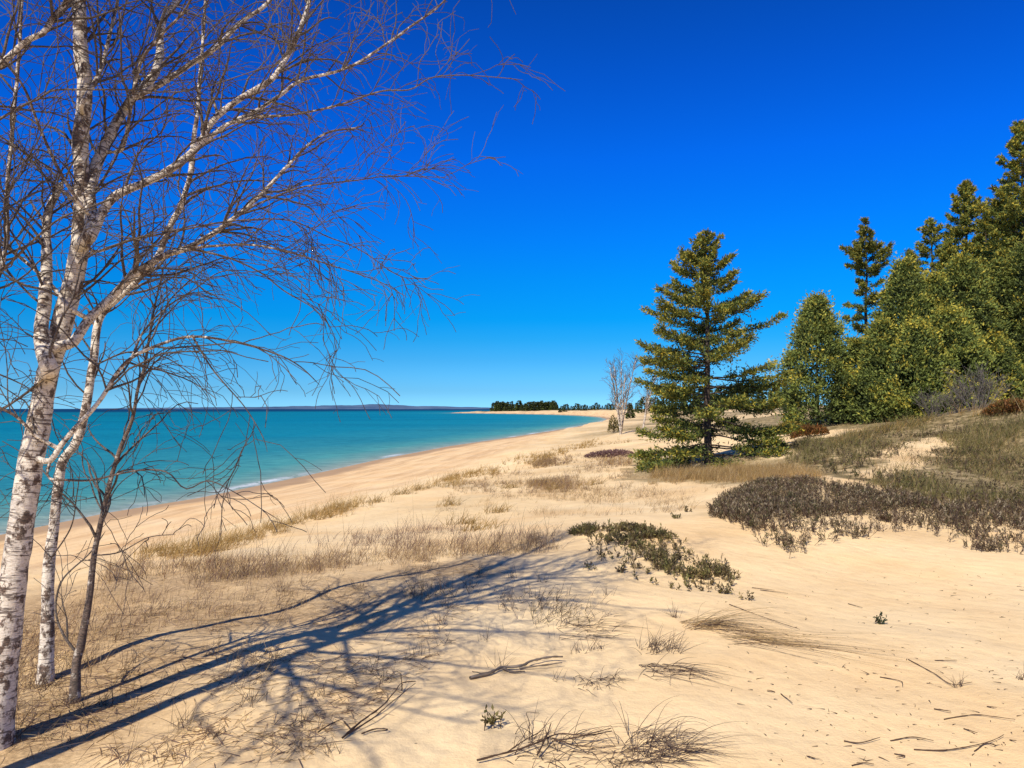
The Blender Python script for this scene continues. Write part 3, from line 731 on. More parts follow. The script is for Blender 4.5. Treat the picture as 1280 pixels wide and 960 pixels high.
main = [
 px([(-12,960),(-6,915),(2,850),(12,750),(24,680),(33,620),(42,560),(52,505),(62,458),(73,425),(84,380),(94,335),(102,300),(104,260),(101,210),(103,150),(105,100),(101,55),(101,0),(106,-140),(116,-300),(122,-460)], T0, T0+.35, 45, 5, 'trunk', LVT),
 px([(64,462),(52,425),(55,385),(57,345),(58,305),(60,270),(70,245),(80,225)], T0-.05, T0+.3, 34, 11, 'limb', LV),
 px([(110,300),(116,285),(112,245),(117,215),(131,180),(150,146),(165,124),(191,97),(200,71),(199,45),(206,20),(224,-10),(245,-110),(258,-240)], T0+.05, T0+1.3, 26, 5, 'limb', LV),
 px([(165,124),(180,116),(203,104),(240,79),(274,56),(298,30),(338,0),(395,-70),(440,-160)], T0+.35, T0+.9, 13, 3, 'limb', LVH),
 px([(150,190),(158,170),(163,140),(170,100),(180,70),(205,40),(238,0),(262,-90)], T0+.3, T0+.0, 8, 3, 'limb', LV),
 px([(112,318),(118,290),(131,262),(148,243),(188,225),(221,206),(248,182),(259,161),(278,139),(311,117),(338,101),(354,79),(370,48),(387,0),(405,-70),(440,-170)], T0+.05, T0+.9, 18, 4, 'limb', LVH),
 px([(248,182),(264,171),(286,155),(319,139),(349,120),(376,101),(431,86),(470,64),(515,32),(556,0),(600,-60)], T0+.35, T0+.95, 9, 2.2, 'limb', LVH),
 px([(286,155),(319,147),(368,143),(424,131),(476,114),(512,112),(540,97),(582,94),(626,97),(654,100)], T0+.4, T0+.55, 6, 1.3, 'limb', LVH),
 px([(90,430),(100,418),(114,397),(136,375),(165,345),(182,333),(206,319),(240,307),(270,289),(296,270),(330,240),(356,210),(382,184),(410,165),(450,160)], T0+.03, T0+.75, 20, 3, 'limb', LVH),
 px([(270,289),(315,259),(367,237),(394,231),(440,226),(490,220),(560,222)], T0+.35, T0+.7, 5, 1.4, 'limb', LVH),
 px([(120,315),(165,300),(215,290),(285,277),(360,275),(410,296),(450,312),(500,345),(540,348)], T0+.05, T0+.75, 5, 1.3, 'limb', LVH),
 px([(206,319),(244,310),(311,306),(360,315),(412,331),(470,350),(510,372)], T0+.25, T0+.4, 6, 1.3, 'limb', LVH),
 px([(240,307),(285,322),(326,341),(356,364),(390,384),(410,405),(420,425)], T0+.3, T0+.5, 4.5, 1.3, 'limb', LV),
 px([(62,577),(76,558),(97,532),(124,502),(147,465),(169,444),(210,427),(245,420),(300,429),(345,442),(375,458),(400,482)], T0+.05, T0+.25, 12, 1.5, 'limb', LV),
 px([(165,446),(180,414),(210,383),(244,361),(275,340),(310,338)], T0+.15, T0+.4, 4.5, 1.3, 'limb', LV),
 px([(244,420),(262,456),(281,480),(307,510),(328,545),(334,565)], T0+.2, T0+.05, 4, 1.3, 'limb', LV),
 px([(60,597),(85,600),(115,600),(150,592),(182,587),(210,591),(232,611),(262,601),(300,619),(328,637),(349,650)], T0+.02, T0-.25, 5, 1.3, 'limb', [dict(LV[0], step=.16, len=.4), dict(LV[1], step=.11, len=.2), LV[2]]),
 px([(98,330),(128,312),(190,292),(240,285),(300,278)], T0+.03, T0-.5, 4, 1.3, 'limb', LV),
 px([(45,545),(20,520),(-20,500),(-70,470),(-130,450)], T0, T0-.3, 7, 2, 'limb', LV),
 px([(60,470),(35,490),(0,512),(-50,535)], T0, T0+.4, 6, 2, 'limb', LV),
 px([(88,385),(60,352),(20,318),(-40,280),(-110,235)], T0, T0+.5, 9, 3, 'limb', LV),
 px([(100,255),(70,205),(46,150),(30,110),(0,70),(-40,20)], T0, T0-.3, 8, 3, 'limb', LV),
 px([(103,130),(125,90),(140,30),(160,-60),(172,-160)], T0+.1, T0+.9, 9, 3, 'limb', LV),
 px([(105,-100),(150,-190),(190,-300),(210,-400)], T0+.2, T0+1.0, 8, 3, 'limb', LV),
 px([(103,-60),(60,-160),(20,-260),(0,-380)], T0+.2, T0-.2, 8, 3, 'limb', LV),
]
LVF = [dict(LV[0], step=.16, rmax=.011), dict(LV[1], step=.15), dict(LV[2], step=.2)]
def over(pts, r0, r1=.005, lv=None):
    # boughs of the crown that reach back over the path, above the picture
    return ('limb', np.asarray(pts, float), r0, r1, lv or LV)
birch('birch_tree', 'thick leaning white birch in the left foreground whose long bare limbs sweep across the sky', gB, main, 11, 1.0)
birch('birch_tree', 'slim white birch stem standing just right of the thick leaning birch', gG, [
 px([(55,868),(56,847),(58,787),(62,712),(66,664),(73,607),(79,577),(96,551),(107,510),(116,461),(122,409),(135,385),(160,362),(184,338),(199,318),(214,280),(225,262),(235,230),(240,202),(246,150),(252,60),(262,-60)], DG, DG+.5, 19, 3, 'trunk', LVT),
 px([(62,700),(88,660),(96,620),(100,590)], DG, DG-.2, 3.5, 1.5, 'limb', LV),
 px([(122,455),(160,440),(205,446),(240,470),(262,500)], DG+.1, DG+.4, 4, 1.3, 'limb', LV),
 px([(226,262),(262,235),(320,225),(380,240)], DG+.4, DG+.7, 4, 1.3, 'limb', LV)], 12, .95)
birch('birch_sapling', 'thin grey-brown birch sapling forked low down, right of the slim white stem', gS, [
 px([(92,892),(93,870),(96,825),(101,806),(112,750),(118,694),(129,645),(139,600),(150,562),(165,525),(172,487),(183,445),(192,390),(205,330)], DS_, DS_+.3, 13, 2, 'trunk', LVT),
 px([(97,822),(80,795),(71,772),(70,750),(80,722),(112,692),(132,664)], DS_, DS_+.2, 5, 2, 'limb', [dict(LV[0], len=.3), LV[1], LV[2]]),
 px([(118,694),(150,690),(185,672),(220,668)], DS_, DS_-.3, 3, 1.2, 'limb', [dict(LV[0], len=.25), LV[1]]),
 px([(129,645),(145,610),(170,590),(200,580)], DS_, DS_+.3, 3, 1.2, 'limb', LV)], 13, .42)
gL = np.array([-2.86, 2.66, float(H(np.array([-2.86]), np.array([2.66]))[0])])
left = [
 ('trunk', np.array([gL-[0,0,.1], gL+[.02,.02,1.2], gL+[.05,.05,2.6], gL+[.02,.1,4.2], gL+[.05,.1,5.6]]), .068, .014, LVT),
 px([(-145,190),(-80,130),(0,82),(34,52),(56,41),(67,22),(84,0),(120,-80),(150,-200)], 3.55, 3.9, 16, 5, 'limb', LV),
 px([(-145,400),(-60,370),(0,338),(37,305),(75,274),(105,262),(142,247)], 3.55, 3.45, 12, 2.5, 'limb', LV),
 px([(-140,340),(-60,300),(0,266),(37,245),(86,226)], 3.55, 3.7, 8, 2, 'limb', LV),
 px([(-145,270),(-60,190),(22,136),(49,124),(67,113),(110,112),(165,112),(240,113),(345,80),(360,82)], 3.55, 3.6, 7, 1.3, 'limb', LV),
 px([(-130,520),(-60,420),(0,340),(10,225),(16,150),(24,60),(30,-60)], 3.55, 4.3, 10, 5, 'limb', LV)]
SDIR = np.array([-SH[0]*math.cos(EL), -SH[1]*math.cos(EL), math.sin(EL)])
def cast(p, q, h):
    # point h above the ground on the sun ray that reaches the ground seen at a pixel
    g = ground([p], [q])[0]; return g+SDIR*(h/SDIR[2])
for h0, way, r0 in [(2.35, [(420,860,2.9),(520,890,3.2),(600,905,3.3)], .020), (2.5, [(400,890,3.0),(450,930,3.3),(480,960,3.4)], .018), (2.7, [(470,820,3.1),(600,835,3.5),(720,850,3.6)], .022),
        (2.9, [(480,790,3.3),(640,790,3.7),(800,800,3.8)], .021), (3.1, [(500,765,3.4),(660,750,3.8),(860,765,3.9)], .020), (2.6, [(330,860,3.0),(360,900,3.3),(380,935,3.4)], .016),
        (3.0, [(450,850,3.4),(560,870,3.8),(660,890,4.0)], .016), (3.3, [(520,740,3.6),(640,725,4.0),(760,720,4.2)], .018), (2.2, [(330,830,2.7),(430,840,2.9),(540,850,3.0)], .018),
        (2.8, [(380,800,3.1),(480,800,3.4),(560,815,3.6)], .016), (2.45, [(250,880,2.8),(270,920,3.0),(290,955,3.1)], .014)]:
    t0 = gL+np.array([.05*h0/3, .05*h0/3, h0])
    left.append(over([t0]+[cast(*w) for w in way], r0*1.25, .006, LVF))
birch('birch_tree', 'birch left of the photo edge whose pale limb slants in at the top corner', gL, left, 14, .9)

# bare birches in the middle distance
def small_birch(px0, py0, top, lean, stems, label, seed, D=None):
    rnd = np.random.default_rng(seed); g = ground([px0], [py0])[0]
    h = (py0-top)/FPX*g[1]; L = []
    for i in range(stems):
        a = rnd.uniform(0, 6.28); sp = rnd.uniform(.10, .30)*h; hh = h*rnd.uniform(.8, 1)
        d = np.array([math.sin(a)*sp+lean*h, math.cos(a)*sp, 0])
        L.append(('trunk' if i == 0 else 'stem', np.array([g+[0,0,-.1], g+d*.25+[0,0,hh*.3], g+d*.6+[0,0,hh*.65], g+d+[0,0,hh]]), .075, .02,
                  [dict(step=.22, start=.28, len=1.5, k=6, rmax=.026, rmin=.010, fwd=.95, out=.6, wig=.12, up=.06, dr=.3, min=3),
                   dict(step=.22, start=.1, len=.6, k=4, rmax=.012, rmin=.008, fwd=.8, out=.7, wig=.15, up=.03, dr=.3)]))
    return birch('bare_birch', label, g, L, seed, .9)
small_birch(776, 543, 448, -.01, 5, 'bare many-stemmed pale birch on the foredune left of the lone spruce', 31)
small_birch(803, 541, 468, 0, 2, 'smaller bare birch partly behind the left boughs of the lone spruce', 32)

# ------------------------------------------------------------------ shrubs
def shrub(name, label, g, w_, h, n, cols, seed, kl=.12, cat='shrub', group=None, d_=None, stems=10):
    rnd = np.random.default_rng(seed); root = empty(name, g, label, cat, group); d_ = d_ or w_
    K = Soup(); a = rnd.uniform(0, 6.28, n); r = np.sqrt(rnd.uniform(0, 1, n)); hz = np.sqrt(np.clip(1-r**2, 0, 1))
    t = rnd.uniform(.25, 1, n)
    lump = 1+.3*fbm(np.sin(a)*r*3+seed, np.cos(a)*r*3, seed, 3)
    P = np.stack([np.sin(a)*r*w_, np.cos(a)*r*d_, hz*t*h*lump+.02], -1)
    P[:,2] += TERR(P[:,0]+g[0], P[:,1]+g[1])-g[2]
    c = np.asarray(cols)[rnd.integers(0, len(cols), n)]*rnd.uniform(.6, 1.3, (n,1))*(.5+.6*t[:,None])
    K.kites(P, np.stack([np.sin(a)*r, np.cos(a)*r, .5+hz], -1)+.6*rnd.normal(size=(n,3)), kl*rnd.uniform(.6, 1.4, n), kl*.4, c, rnd)
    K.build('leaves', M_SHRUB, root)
    S = Soup(); m = stems; a = rnd.uniform(0, 6.28, m); r = rnd.uniform(.2, .8, m)
    e = np.stack([np.sin(a)*r*w_, np.cos(a)*r*d_, h*.8*np.sqrt(1-r*r)], -1); s = np.linspace(0, 1, 4)[None,:,None]
    S.tubes(e[:,None]*s+np.array([0,0,-.05]), np.full((m,4), .012), 4); S.build('stems', M_TWIG, root, None, False, True)
    return root
OR = [(.24,.095,.025),(.18,.085,.03),(.14,.095,.025)]; YG = [(.20,.15,.02),(.10,.10,.02),(.24,.16,.025)]
g = ground([1012], [546])[0]; shrub('orange_shrub', 'low rust-orange shrub in front of the rounded cedar', g, .022*g[1], .38, 1800, OR, 41)
g = ground([985], [545])[0]; shrub('yellow_green_shrub', 'low yellow-green juniper left of the rust-orange shrub', g, .03*g[1], .55, 2200, YG, 42)
g = ground([1258], [516])[0]; shrub('orange_shrub', 'low rust-orange shrub on the crest of the right-hand dune', g, .026*g[1], .34, 2300, OR, 43)
g = ground([767], [541])[0]; shrub('small_evergreen', 'small upright evergreen bush at the foot of the many-stemmed bare birch', g, .5, 1.5, 700, YG+[(.04,.05,.015)], 44, .16)
g = ground([762], [571])[0]; shrub('heather_clump', 'low mauve-brown clump on the pale sand below the bare birches', g, 1.2, .22, 1200, [(.16,.085,.085),(.22,.13,.10)], 45, .12)
PURP = [(.10,.05,.05),(.14,.08,.06)]
def bare_shrub(px0, py0, w_, h, n, label, seed):
    rnd = np.random.default_rng(seed); g = ground([px0], [py0])[0]; root = empty('bare_shrub', g, label, 'shrub')
    a = rnd.uniform(0, 6.28, n); r = rnd.uniform(0, 1, n)**.7
    e = np.stack([np.sin(a)*r*w_, np.cos(a)*r*w_*.6, h*rnd.uniform(.55, 1, n)], -1); s = np.linspace(0, 1, 6)
    b0 = e*np.array([.35,.35,0]); P = b0[:,None]+(e-b0)[:,None]*s[None,:,None]; P[:,0,2] -= .1
    P[:,1:] += np.cumsum(rnd.normal(0, .035*h, (n,5,3)), 1)
    R = .012*(1-.6*s)[None]*rnd.uniform(.6, 1.2, (n,1))
    S = Soup(); S.tubes(P, R, 4); st = S.build('stems', M_GREY, root, None, False, True)
    tw = twig_tree([(P[i], R[i]) for i in range(n)], rnd, [dict(step=.16, start=.3, len=.6, k=4, rmax=.008, rmin=.005, fwd=.9, out=.6, wig=.15, up=.05, dr=.3)])
    T = Soup(); [T.tubes(p, r, 3) for p, r in tw]; T.build('twigs', M_GREY, st, None, False, True)
bare_shrub(1222, 512, 1.1, 1.5, 44, 'bare grey many-stemmed shrub in front of the cedars on the right', 51)
bare_shrub(1195, 516, .8, .9, 26, 'lower bare grey shrub left of the taller bare grey shrub', 52)
bare_shrub(1168, 522, .7, .9, 24, 'sparse little grey shrub at the dark foot of the middle cedars', 53)

# creeping evergreen mats on the sand
def sample_poly(poly, n, rnd):
    lo, hi = poly.min(0), poly.max(0); P = np.empty((0, 2))
    while len(P) < n:
        q = lo+(hi-lo)*rnd.uniform(0, 1, (n*2, 2)); P = np.vstack([P, q[inside(q[:,0], q[:,1], poly)]])
    return P[:n]
def sprigs(S, xy, rnd, h, nl, cols, kl, kw, al=.8):
    """little upright leafy shoots"""
    n = len(xy); z = H(xy[:,0], xy[:,1])
    hh = h*rnd.uniform(.5, 1.3, n); d = norm(np.stack([rnd.normal(0, .45, n), rnd.normal(0, .45, n), np.ones(n)], -1))
    B = np.stack([xy[:,0], xy[:,1], z-.01], -1)
    S.tubes(B[:,None]+d[:,None]*hh[:,None,None]*np.linspace(0, 1, 3)[None,:,None], np.full((n,3), .0022), 3, np.array([.09,.045,.03]))
    i = np.repeat(np.arange(n), nl); f = rnd.uniform(.2, 1.05, len(i))
    P = B[i]+d[i]*(hh[i]*f)[:,None]+rnd.normal(0, .006, (len(i),3))
    dd = norm(d[i]*.9+al*rnd.normal(size=(len(i),3)))
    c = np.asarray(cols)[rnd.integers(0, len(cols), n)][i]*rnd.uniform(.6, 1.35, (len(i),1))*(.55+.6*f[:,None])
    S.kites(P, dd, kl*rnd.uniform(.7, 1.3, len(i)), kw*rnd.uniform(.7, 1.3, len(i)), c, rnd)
rnd = np.random.default_rng(61)
OLIVE = [(.15,.14,.045),(.20,.165,.055),(.11,.085,.04),(.28,.21,.085),(.13,.10,.05)]
BROWN = [(.13,.085,.052),(.18,.125,.075),(.085,.06,.04),(.23,.17,.085),(.11,.10,.04),(.36,.28,.17)]
xy = sample_poly(MATP, 3400, rnd); k = soft(xy[:,0], xy[:,1], MATP, .35, .25, 62, .35)
cen = MATP.mean(0)
xy = xy[rnd.uniform(0, 1, len(xy)) < k*np.clip(.35+1.9*fbm(xy[:,0]/.3, xy[:,1]/.3, 63, 3), .05, 1)]
xs = sample_poly(worldpoly([(745,676),(800,662),(860,690),(925,728),(880,745),(830,738),(770,708),(735,690)]), 150, rnd)
S = Soup(); sprigs(S, np.vstack([xy, xs]), rnd, .085, 11, OLIVE, .04, .011, .5)
gm = np.array([*cen, float(H(cen[:1], cen[1:])[0])])
tag(S.build('creeping_bearberry', M_SHRUB, None, gm), 'olive-green creeping mat of small leaves on the low sand mound in the middle', 'ground cover')
BEARF = worldpoly([(890,640),(935,660),(960,690),(985,703),(1020,692),(1050,676),(1100,674),(1150,662),(1185,680),(1230,692),(1480,696),(1480,640),(1150,625),(1000,610),(905,620)])
S = Soup()
xy = sample_poly(BEAR, 15000, rnd); xy = xy[rnd.uniform(0, 1, len(xy)) < soft(xy[:,0], xy[:,1], BEAR, .7, .7, 64, 1.2)*np.clip(.6+1.3*fbm(xy[:,0]/.6, xy[:,1]/.6, 66, 3), .15, 1)]
sprigs(S, xy, rnd, .12, 9, BROWN, .045, .0095, .45)
xy = sample_poly(HILL, 11500, rnd); xy = xy[rnd.uniform(0, 1, len(xy)) < soft(xy[:,0], xy[:,1], HILL, 1, .8, 68, .8)*(1-.93*soft(xy[:,0], xy[:,1], BLOW, .8, .6, 69, .4))*np.clip(.3+1.9*fbm(xy[:,0]/1.1, xy[:,1]/1.1, 70, 4), .04, 1)]
sprigs(S, xy, rnd, .15, 7, BROWN[:3]+OLIVE+[(.09,.085,.03),(.06,.06,.025)], .07, .015, .5)
xy = sample_poly(BEARF, 17000, rnd); xy = xy[rnd.uniform(0, 1, len(xy)) < soft(xy[:,0], xy[:,1], BEARF, .5, .45, 65, .5)*np.clip(.26+1.0*fbm(xy[:,0]/.3, xy[:,1]/.3, 67, 3), .05, 1)]
sprigs(S, xy, rnd, .13, 10, BROWN, .045, .0095, .45)
tag(S.build('bearberry_ground_cover', M_SHRUB), 'dark purplish-brown spread of leafless and small-leaved ground cover on the right', 'ground cover', kind='stuff')

# ------------------------------------------------------------------ grass as ground cover
GD = 3.7
def grass_px(regions, name, label, kind='stuff'):
    """regions: (pixel polygon, count, height m, colours, blade width, lean, per tuft)"""
    S = Soup(); rnd = np.random.default_rng(abs(hash(name)) % 1000 if False else sum(map(ord, name)))
    for poly, n, h, cols, bw, lean, per in regions:
        n = int(n*GD*(1.6 if name == 'sparse_dune_grass' else .40 if name == 'crest_grass' else .65 if name == 'foredune_grass' else 1)); h = h*1.3
        p = np.asarray(poly, float); xy = sample_poly(p, n, rnd)
        xy = xy[rnd.uniform(0, 1, n) < soft(xy[:,0], xy[:,1], p, 18, 10, 70, 12)]
        g = ground(xy[:,0], xy[:,1]); kk = np.clip(.4+2.0*fbm(g[:,0]/(.25*g[:,1]**.5), g[:,1]/(.25*g[:,1]**.5), 77, 3), 0.04, 1)
        g = g[rnd.uniform(0, 1, len(g)) < kk]
        i = np.repeat(np.arange(len(g)), per); P = g[i]+np.concatenate([rnd.normal(0, .05*np.sqrt(h), (len(i),2)), np.zeros((len(i),1))], 1)
        P[:,2] = H(P[:,0], P[:,1])-.01
        h = h*(np.repeat(rnd.uniform(.55, 1.5, len(g)), per))
        d = np.stack([rnd.normal(lean[0], .38, len(i)), rnd.normal(lean[1], .38, len(i)), np.ones(len(i))], -1)
        c = np.asarray(cols)[rnd.integers(0, len(cols), len(i))]*rnd.uniform(.65, 1.3, (len(i),1))
        w_ = bw*np.maximum(1, P[:,1]/14)
        S.blades(P, d, h*rnd.uniform(.4, 1.3, len(i)), w_, c, rnd, rnd.uniform(.1, .6, len(i)))
    return tag(S.build(name, M_GRASS), label, 'grass', kind=kind)
STRAW = [(.48,.33,.15),(.40,.26,.11),(.55,.40,.20),(.30,.18,.08)]
GOLDG = [(.44,.27,.08),(.36,.22,.07),(.52,.35,.13),(.30,.20,.07)]
GREYB = [(.20,.125,.09),(.26,.17,.12),(.14,.085,.065),(.34,.24,.16)]
DKS = [(.10,.06,.045),(.13,.08,.06)]
OLG = [(.20,.17,.05),(.27,.225,.075),(.13,.12,.035),(.40,.31,.15),(.19,.13,.07),(.16,.16,.045)]
grass_px([([(125,728),(130,705),(260,700),(400,690),(560,682),(700,676),(700,690),(560,700),(400,716),(250,730)], 1500, .16, GREYB+STRAW+STRAW[:2], .0035, (.1,.1), 5),
          ([(430,668),(520,656),(600,658),(700,668),(700,680),(560,684),(440,690)], 500, .15, GREYB, .0035, (.1,.1), 5)], 'crest_grass', 'grey-brown dry stems lining the crest of the near dune')
grass_px([([(165,705),(180,688),(260,680),(340,655),(430,630),(540,602),(560,606),(450,642),(350,668),(260,696)], 560, .30, GOLDG, .005, (.15,.2), 7),
          ([(540,602),(640,574),(720,556),(750,548),(752,553),(700,572),(600,604),(545,612)], 420, .30, GOLDG, .005, (.15,.2), 7)], 'foredune_grass', 'golden beach grass along the edge of the foredune above the beach')
grass_px([([(130,728),(140,700),(300,692),(430,660),(600,652),(700,664),(700,690),(560,696),(400,712),(250,735)], 75, .34, GREYB+DKS, .005, (.2,.1), 3),
          ([(480,745),(600,715),(760,745),(770,800),(640,830),(470,800)], 50, .2, GREYB+DKS, .0042, (.1,.05), 3)], 'dead_flower_stalks', 'taller dead stalks poking out of the crest grass and the shaded sand')
grass_px([([(540,640),(560,610),(640,590),(800,590),(1000,592),(1000,606),(900,612),(860,640),(700,648),(600,650)], 700, .17, STRAW+GREYB[:1], .0035, (.2,.1), 5),
          ([(700,570),(760,560),(790,566),(790,600),(600,612),(560,606)], 420, .16, GREYB+STRAW, .004, (.2,.1), 5),
          ([(600,610),(640,600),(790,602),(800,610),(700,616),(610,618)], 300, .2, GOLDG+GREYB, .004, (.2,.1), 6),
          ([(640,580),(700,572),(790,574),(790,582),(700,584),(650,588)], 260, .22, GOLDG+GREYB, .004, (.2,.1), 6),
          ([(700,556),(780,548),(790,553),(720,562)], 120, .22, GOLDG, .004, (.2,.1), 6),
          ([(800,606),(820,592),(900,584),(1000,586),(1040,600),(960,604),(900,606)], 900, .24, STRAW+GOLDG, .004, (.1,.1), 6)], 'sparse_dune_grass', 'sparse straw-coloured grass scattered over the pale sand behind the near dune')
grass_px([([(980,580),(985,552),(1060,545),(1110,532),(1160,522),(1480,508),(1480,560),(1190,560),(1160,545),(1090,575),(1040,590)], 2600, .24, OLG, .005, (.1,.0), 5),
          ([(1480,545),(1480,632),(1200,630),(1130,620),(1080,606),(1100,598),(1170,585),(1200,555)], 2600, .17, OLG, .005, (.1,.0), 5),
          ([(1040,598),(1060,585),(1100,572),(1150,548),(1192,543),(1180,556),(1168,580),(1085,600)], 130, .15, OLG, .004, (.1,.0), 4),
          ([(1000,575),(1050,552),(1480,512),(1480,636),(1100,612)], 420, .36, STRAW+GOLDG+DKS, .0045, (.15,0), 3),
          ([(1180,530),(1190,518),(1240,506),(1480,500),(1480,512),(1240,522)], 420, .5, GOLDG+STRAW, .005, (.15,.0), 5),
          ([(1040,560),(1050,548),(1110,534),(1180,518),(1180,530),(1110,546)], 500, .35, GOLDG+OLG, .005, (.15,.0), 5)], 'back_dune_grass', 'olive and brown grass and low heath covering the back dune on the right')
grass_px([([(-150,958),(-140,870),(-20,800),(130,725),(400,714),(560,700),(520,745),(360,810),(280,958)], 850, .12, STRAW+GREYB, .0032, (.25,.1), 5)], 'dry_litter', 'dry straw and fallen stems littering the ground beneath the birches')
# thin fallen twigs and stem bits in the litter (lying)
rnd = np.random.default_rng(91); S = Soup()
xy = sample_poly(np.array([(-150,955),(-140,850),(-40,780),(130,722),(420,712),(640,695),(640,760),(500,860),(380,955)], float), 6500, rnd); g = ground(xy[:,0], xy[:,1]); g = g[rnd.uniform(0, 1, len(g)) < np.clip(.5+2*fbm(g[:,0]/.45, g[:,1]/.45, 92, 3), .06, 1)]
a = rnd.uniform(0, 6.28, len(g)); d = np.stack([np.sin(a), np.cos(a), rnd.uniform(0, .25, len(g))], -1)
S.blades(g+[0,0,.004], d, rnd.uniform(.06, .28, len(g)), .004, np.asarray(STRAW+GREYB)[rnd.integers(0, 8, len(g))], rnd, .12)
tag(S.build('fallen_stems', M_GRASS), 'short fallen stems lying on the sand in the shade of the thick birch', 'plant litter', kind='stuff')

# ------------------------------------------------------------------ individual grass tufts on the near sand
DKG = [(.16,.10,.07),(.22,.15,.10),(.10,.065,.05),(.30,.21,.13)]
def tuft(px0, py0, n, L, label, seed, lean=(.5,-.1), bend=.5, sp=.06, cols=DKG, group=None, up=1.0, w_=.0042, name='grass_tuft'):
    rnd = np.random.default_rng(seed); g = ground([px0], [py0])[0]; S = Soup()
    P = g+np.stack([np.clip(rnd.normal(0, sp, n), -1.5*sp, 1.5*sp), np.clip(rnd.normal(0, sp, n), -1.5*sp, 1.5*sp), np.zeros(n)], -1); P[:,2] = H(P[:,0], P[:,1])-.008
    d = np.stack([rnd.normal(lean[0], .5, n), rnd.normal(lean[1], .4, n), np.full(n, up)*rnd.uniform(.5, 1.3, n)], -1)
    ln = L*rnd.uniform(.4, 1.15, n)
    c = np.asarray(cols)[rnd.integers(0, len(cols), n)]*rnd.uniform(.7, 1.3, (n,1))
    dn = norm(d); bb = rnd.uniform(.4, 1.2, n)*bend
    k = 7; t = np.linspace(0, 1, k)[None,:,None]
    Q = P[:,None]+ln[:,None,None]*(dn[:,None]*t+np.array([lean[0]*.35, lean[1]*.35, -1.])[None,None]*(bb[:,None,None]*t*t))
    gz = H(Q[...,0], Q[...,1])+.006; Q[:,1:,2] = np.maximum(Q[:,1:,2], gz[:,1:])
    R = (w_*.5*(1-.8*t[...,0]))*np.ones((n,1))
    S.tubes(Q, R, 3, np.repeat(c[:,None], k, 1))
    return tag(S.build(name, M_GRASS, None, g), label, 'grass tuft', group)
tuft(868, 782, 80, .58, 'large wind-combed grass tuft whose blades trail right down the sand slope', 201, (1.3,-.6), .5, .07, up=.75, cols=DKG[:2]+STRAW, w_=.0036)
tuft(915, 796, 44, .95, 'long flattened grass blades trailing below the large wind-combed tuft', 202, (1.6,-.7), .3, .10, up=.3, cols=DKG[:2]+STRAW, w_=.0034)
tuft(822, 812, 70, .24, 'small dark spiky grass tuft left of the large wind-combed tuft', 203, (.3,-.1), .3, .08)
tuft(828, 838, 60, .3, 'drooping brown grass tuft just in front of the small spiky tuft', 204, (.8,-.5), .7, .09, up=.45)
tuft(745, 853, 40, .22, 'curled sparse grass tuft right of the driftwood branch', 205, (.2,-.2), .8, .08, up=.7)
tuft(815, 935, 110, .36, 'arching grey grass tuft at the bottom centre of the photo', 206, (.5,-.1), .75, .10, up=.7)
tuft(790, 948, 50, .22, 'pale curled grass at the left foot of the arching grey tuft', 207, (-.1,-.3), .9, .08, up=.5)
tuft(690, 938, 80, .30, 'tangled grass tuft lying over the crossed dead twigs', 208, (.35,0), .6, .12, up=.55)
tuft(705, 770, 120, .20, 'dense olive-brown grass tuft at the edge of the birch shadow', 209, (.25,-.1), .3, .16, cols=DKG+[(.17,.14,.06)])
tuft(660, 752, 90, .18, 'brown grass tuft left of the dense olive-brown tuft', 210, (.2,-.1), .3, .16)
tuft(735, 785, 70, .22, 'low straggling tuft trailing right from the dense olive-brown tuft', 211, (.9,-.4), .4, .16, up=.5)
tuft(535, 742, 70, .16, 'straw-brown tuft in the middle of the birch shadow', 212, (.1,0), .3, .12, cols=STRAW+DKG)
tuft(1198, 858, 14, .13, 'tiny upright dead tuft on the right-hand sand', 213, (-.2,0), .2, .02)
tuft(1276, 850, 12, .12, 'tiny dead tuft at the right edge of the sand', 214, (0,0), .2, .02)
tuft(845, 772, 12, .16, 'single grey seed spike left of the large wind-combed tuft', 215, (-.3,0), .1, .015)
for i, (x, y, n, L) in enumerate([(447,735,14,.17),(480,850,12,.15),(460,842,10,.2),(620,835,9,.2),(606,800,8,.16),(722,815,14,.13),(745,812,16,.14),(598,722,10,.2),(585,735,9,.22),(556,806,8,.14),(520,820,8,.15),(400,870,10,.15),
    (375,905,10,.17),(310,880,12,.17),(225,905,14,.2),(268,920,12,.16),(415,940,10,.12),(640,722,12,.2),(676,728,10,.22),(760,745,8,.15),(700,850,8,.1),(560,760,12,.15),(350,740,14,.2),(250,760,14,.2),(190,770,16,.22),(300,720,16,.2),(160,830,16,.2),(130,880,18,.2),(18,925,18,.2),(30,905,16,.22),(60,862,16,.2),(48,858,14,.2),(100,885,14,.2),(84,880,14,.18),(10,890,16,.25)]):
    tuft(x, y, n, L, 'few thin dead stems poking up from the sand around the birch shadow', 230+i, (.05,0), .12, .03, group='thin dead stems in the birch shadow', w_=.0036, name='dead_stems')
# tufts that can be told from the foredune band
for i, (x, y) in enumerate([(190,690),(215,693),(262,690),(300,676),(345,660),(362,655),(400,648),(430,636),(468,628),(500,618),(525,612),(560,600),(590,592),(640,610),(575,655),(600,662),(690,612),(740,606),(620,640),(560,632)]):
    tuft(x, y, 60, .34, 'golden tuft of beach grass along the foredune edge', 270+i, (.25,.1), .35, .16, cols=GOLDG, group='beach grass tufts on the foredune', w_=.010, name='beach_grass_tuft')

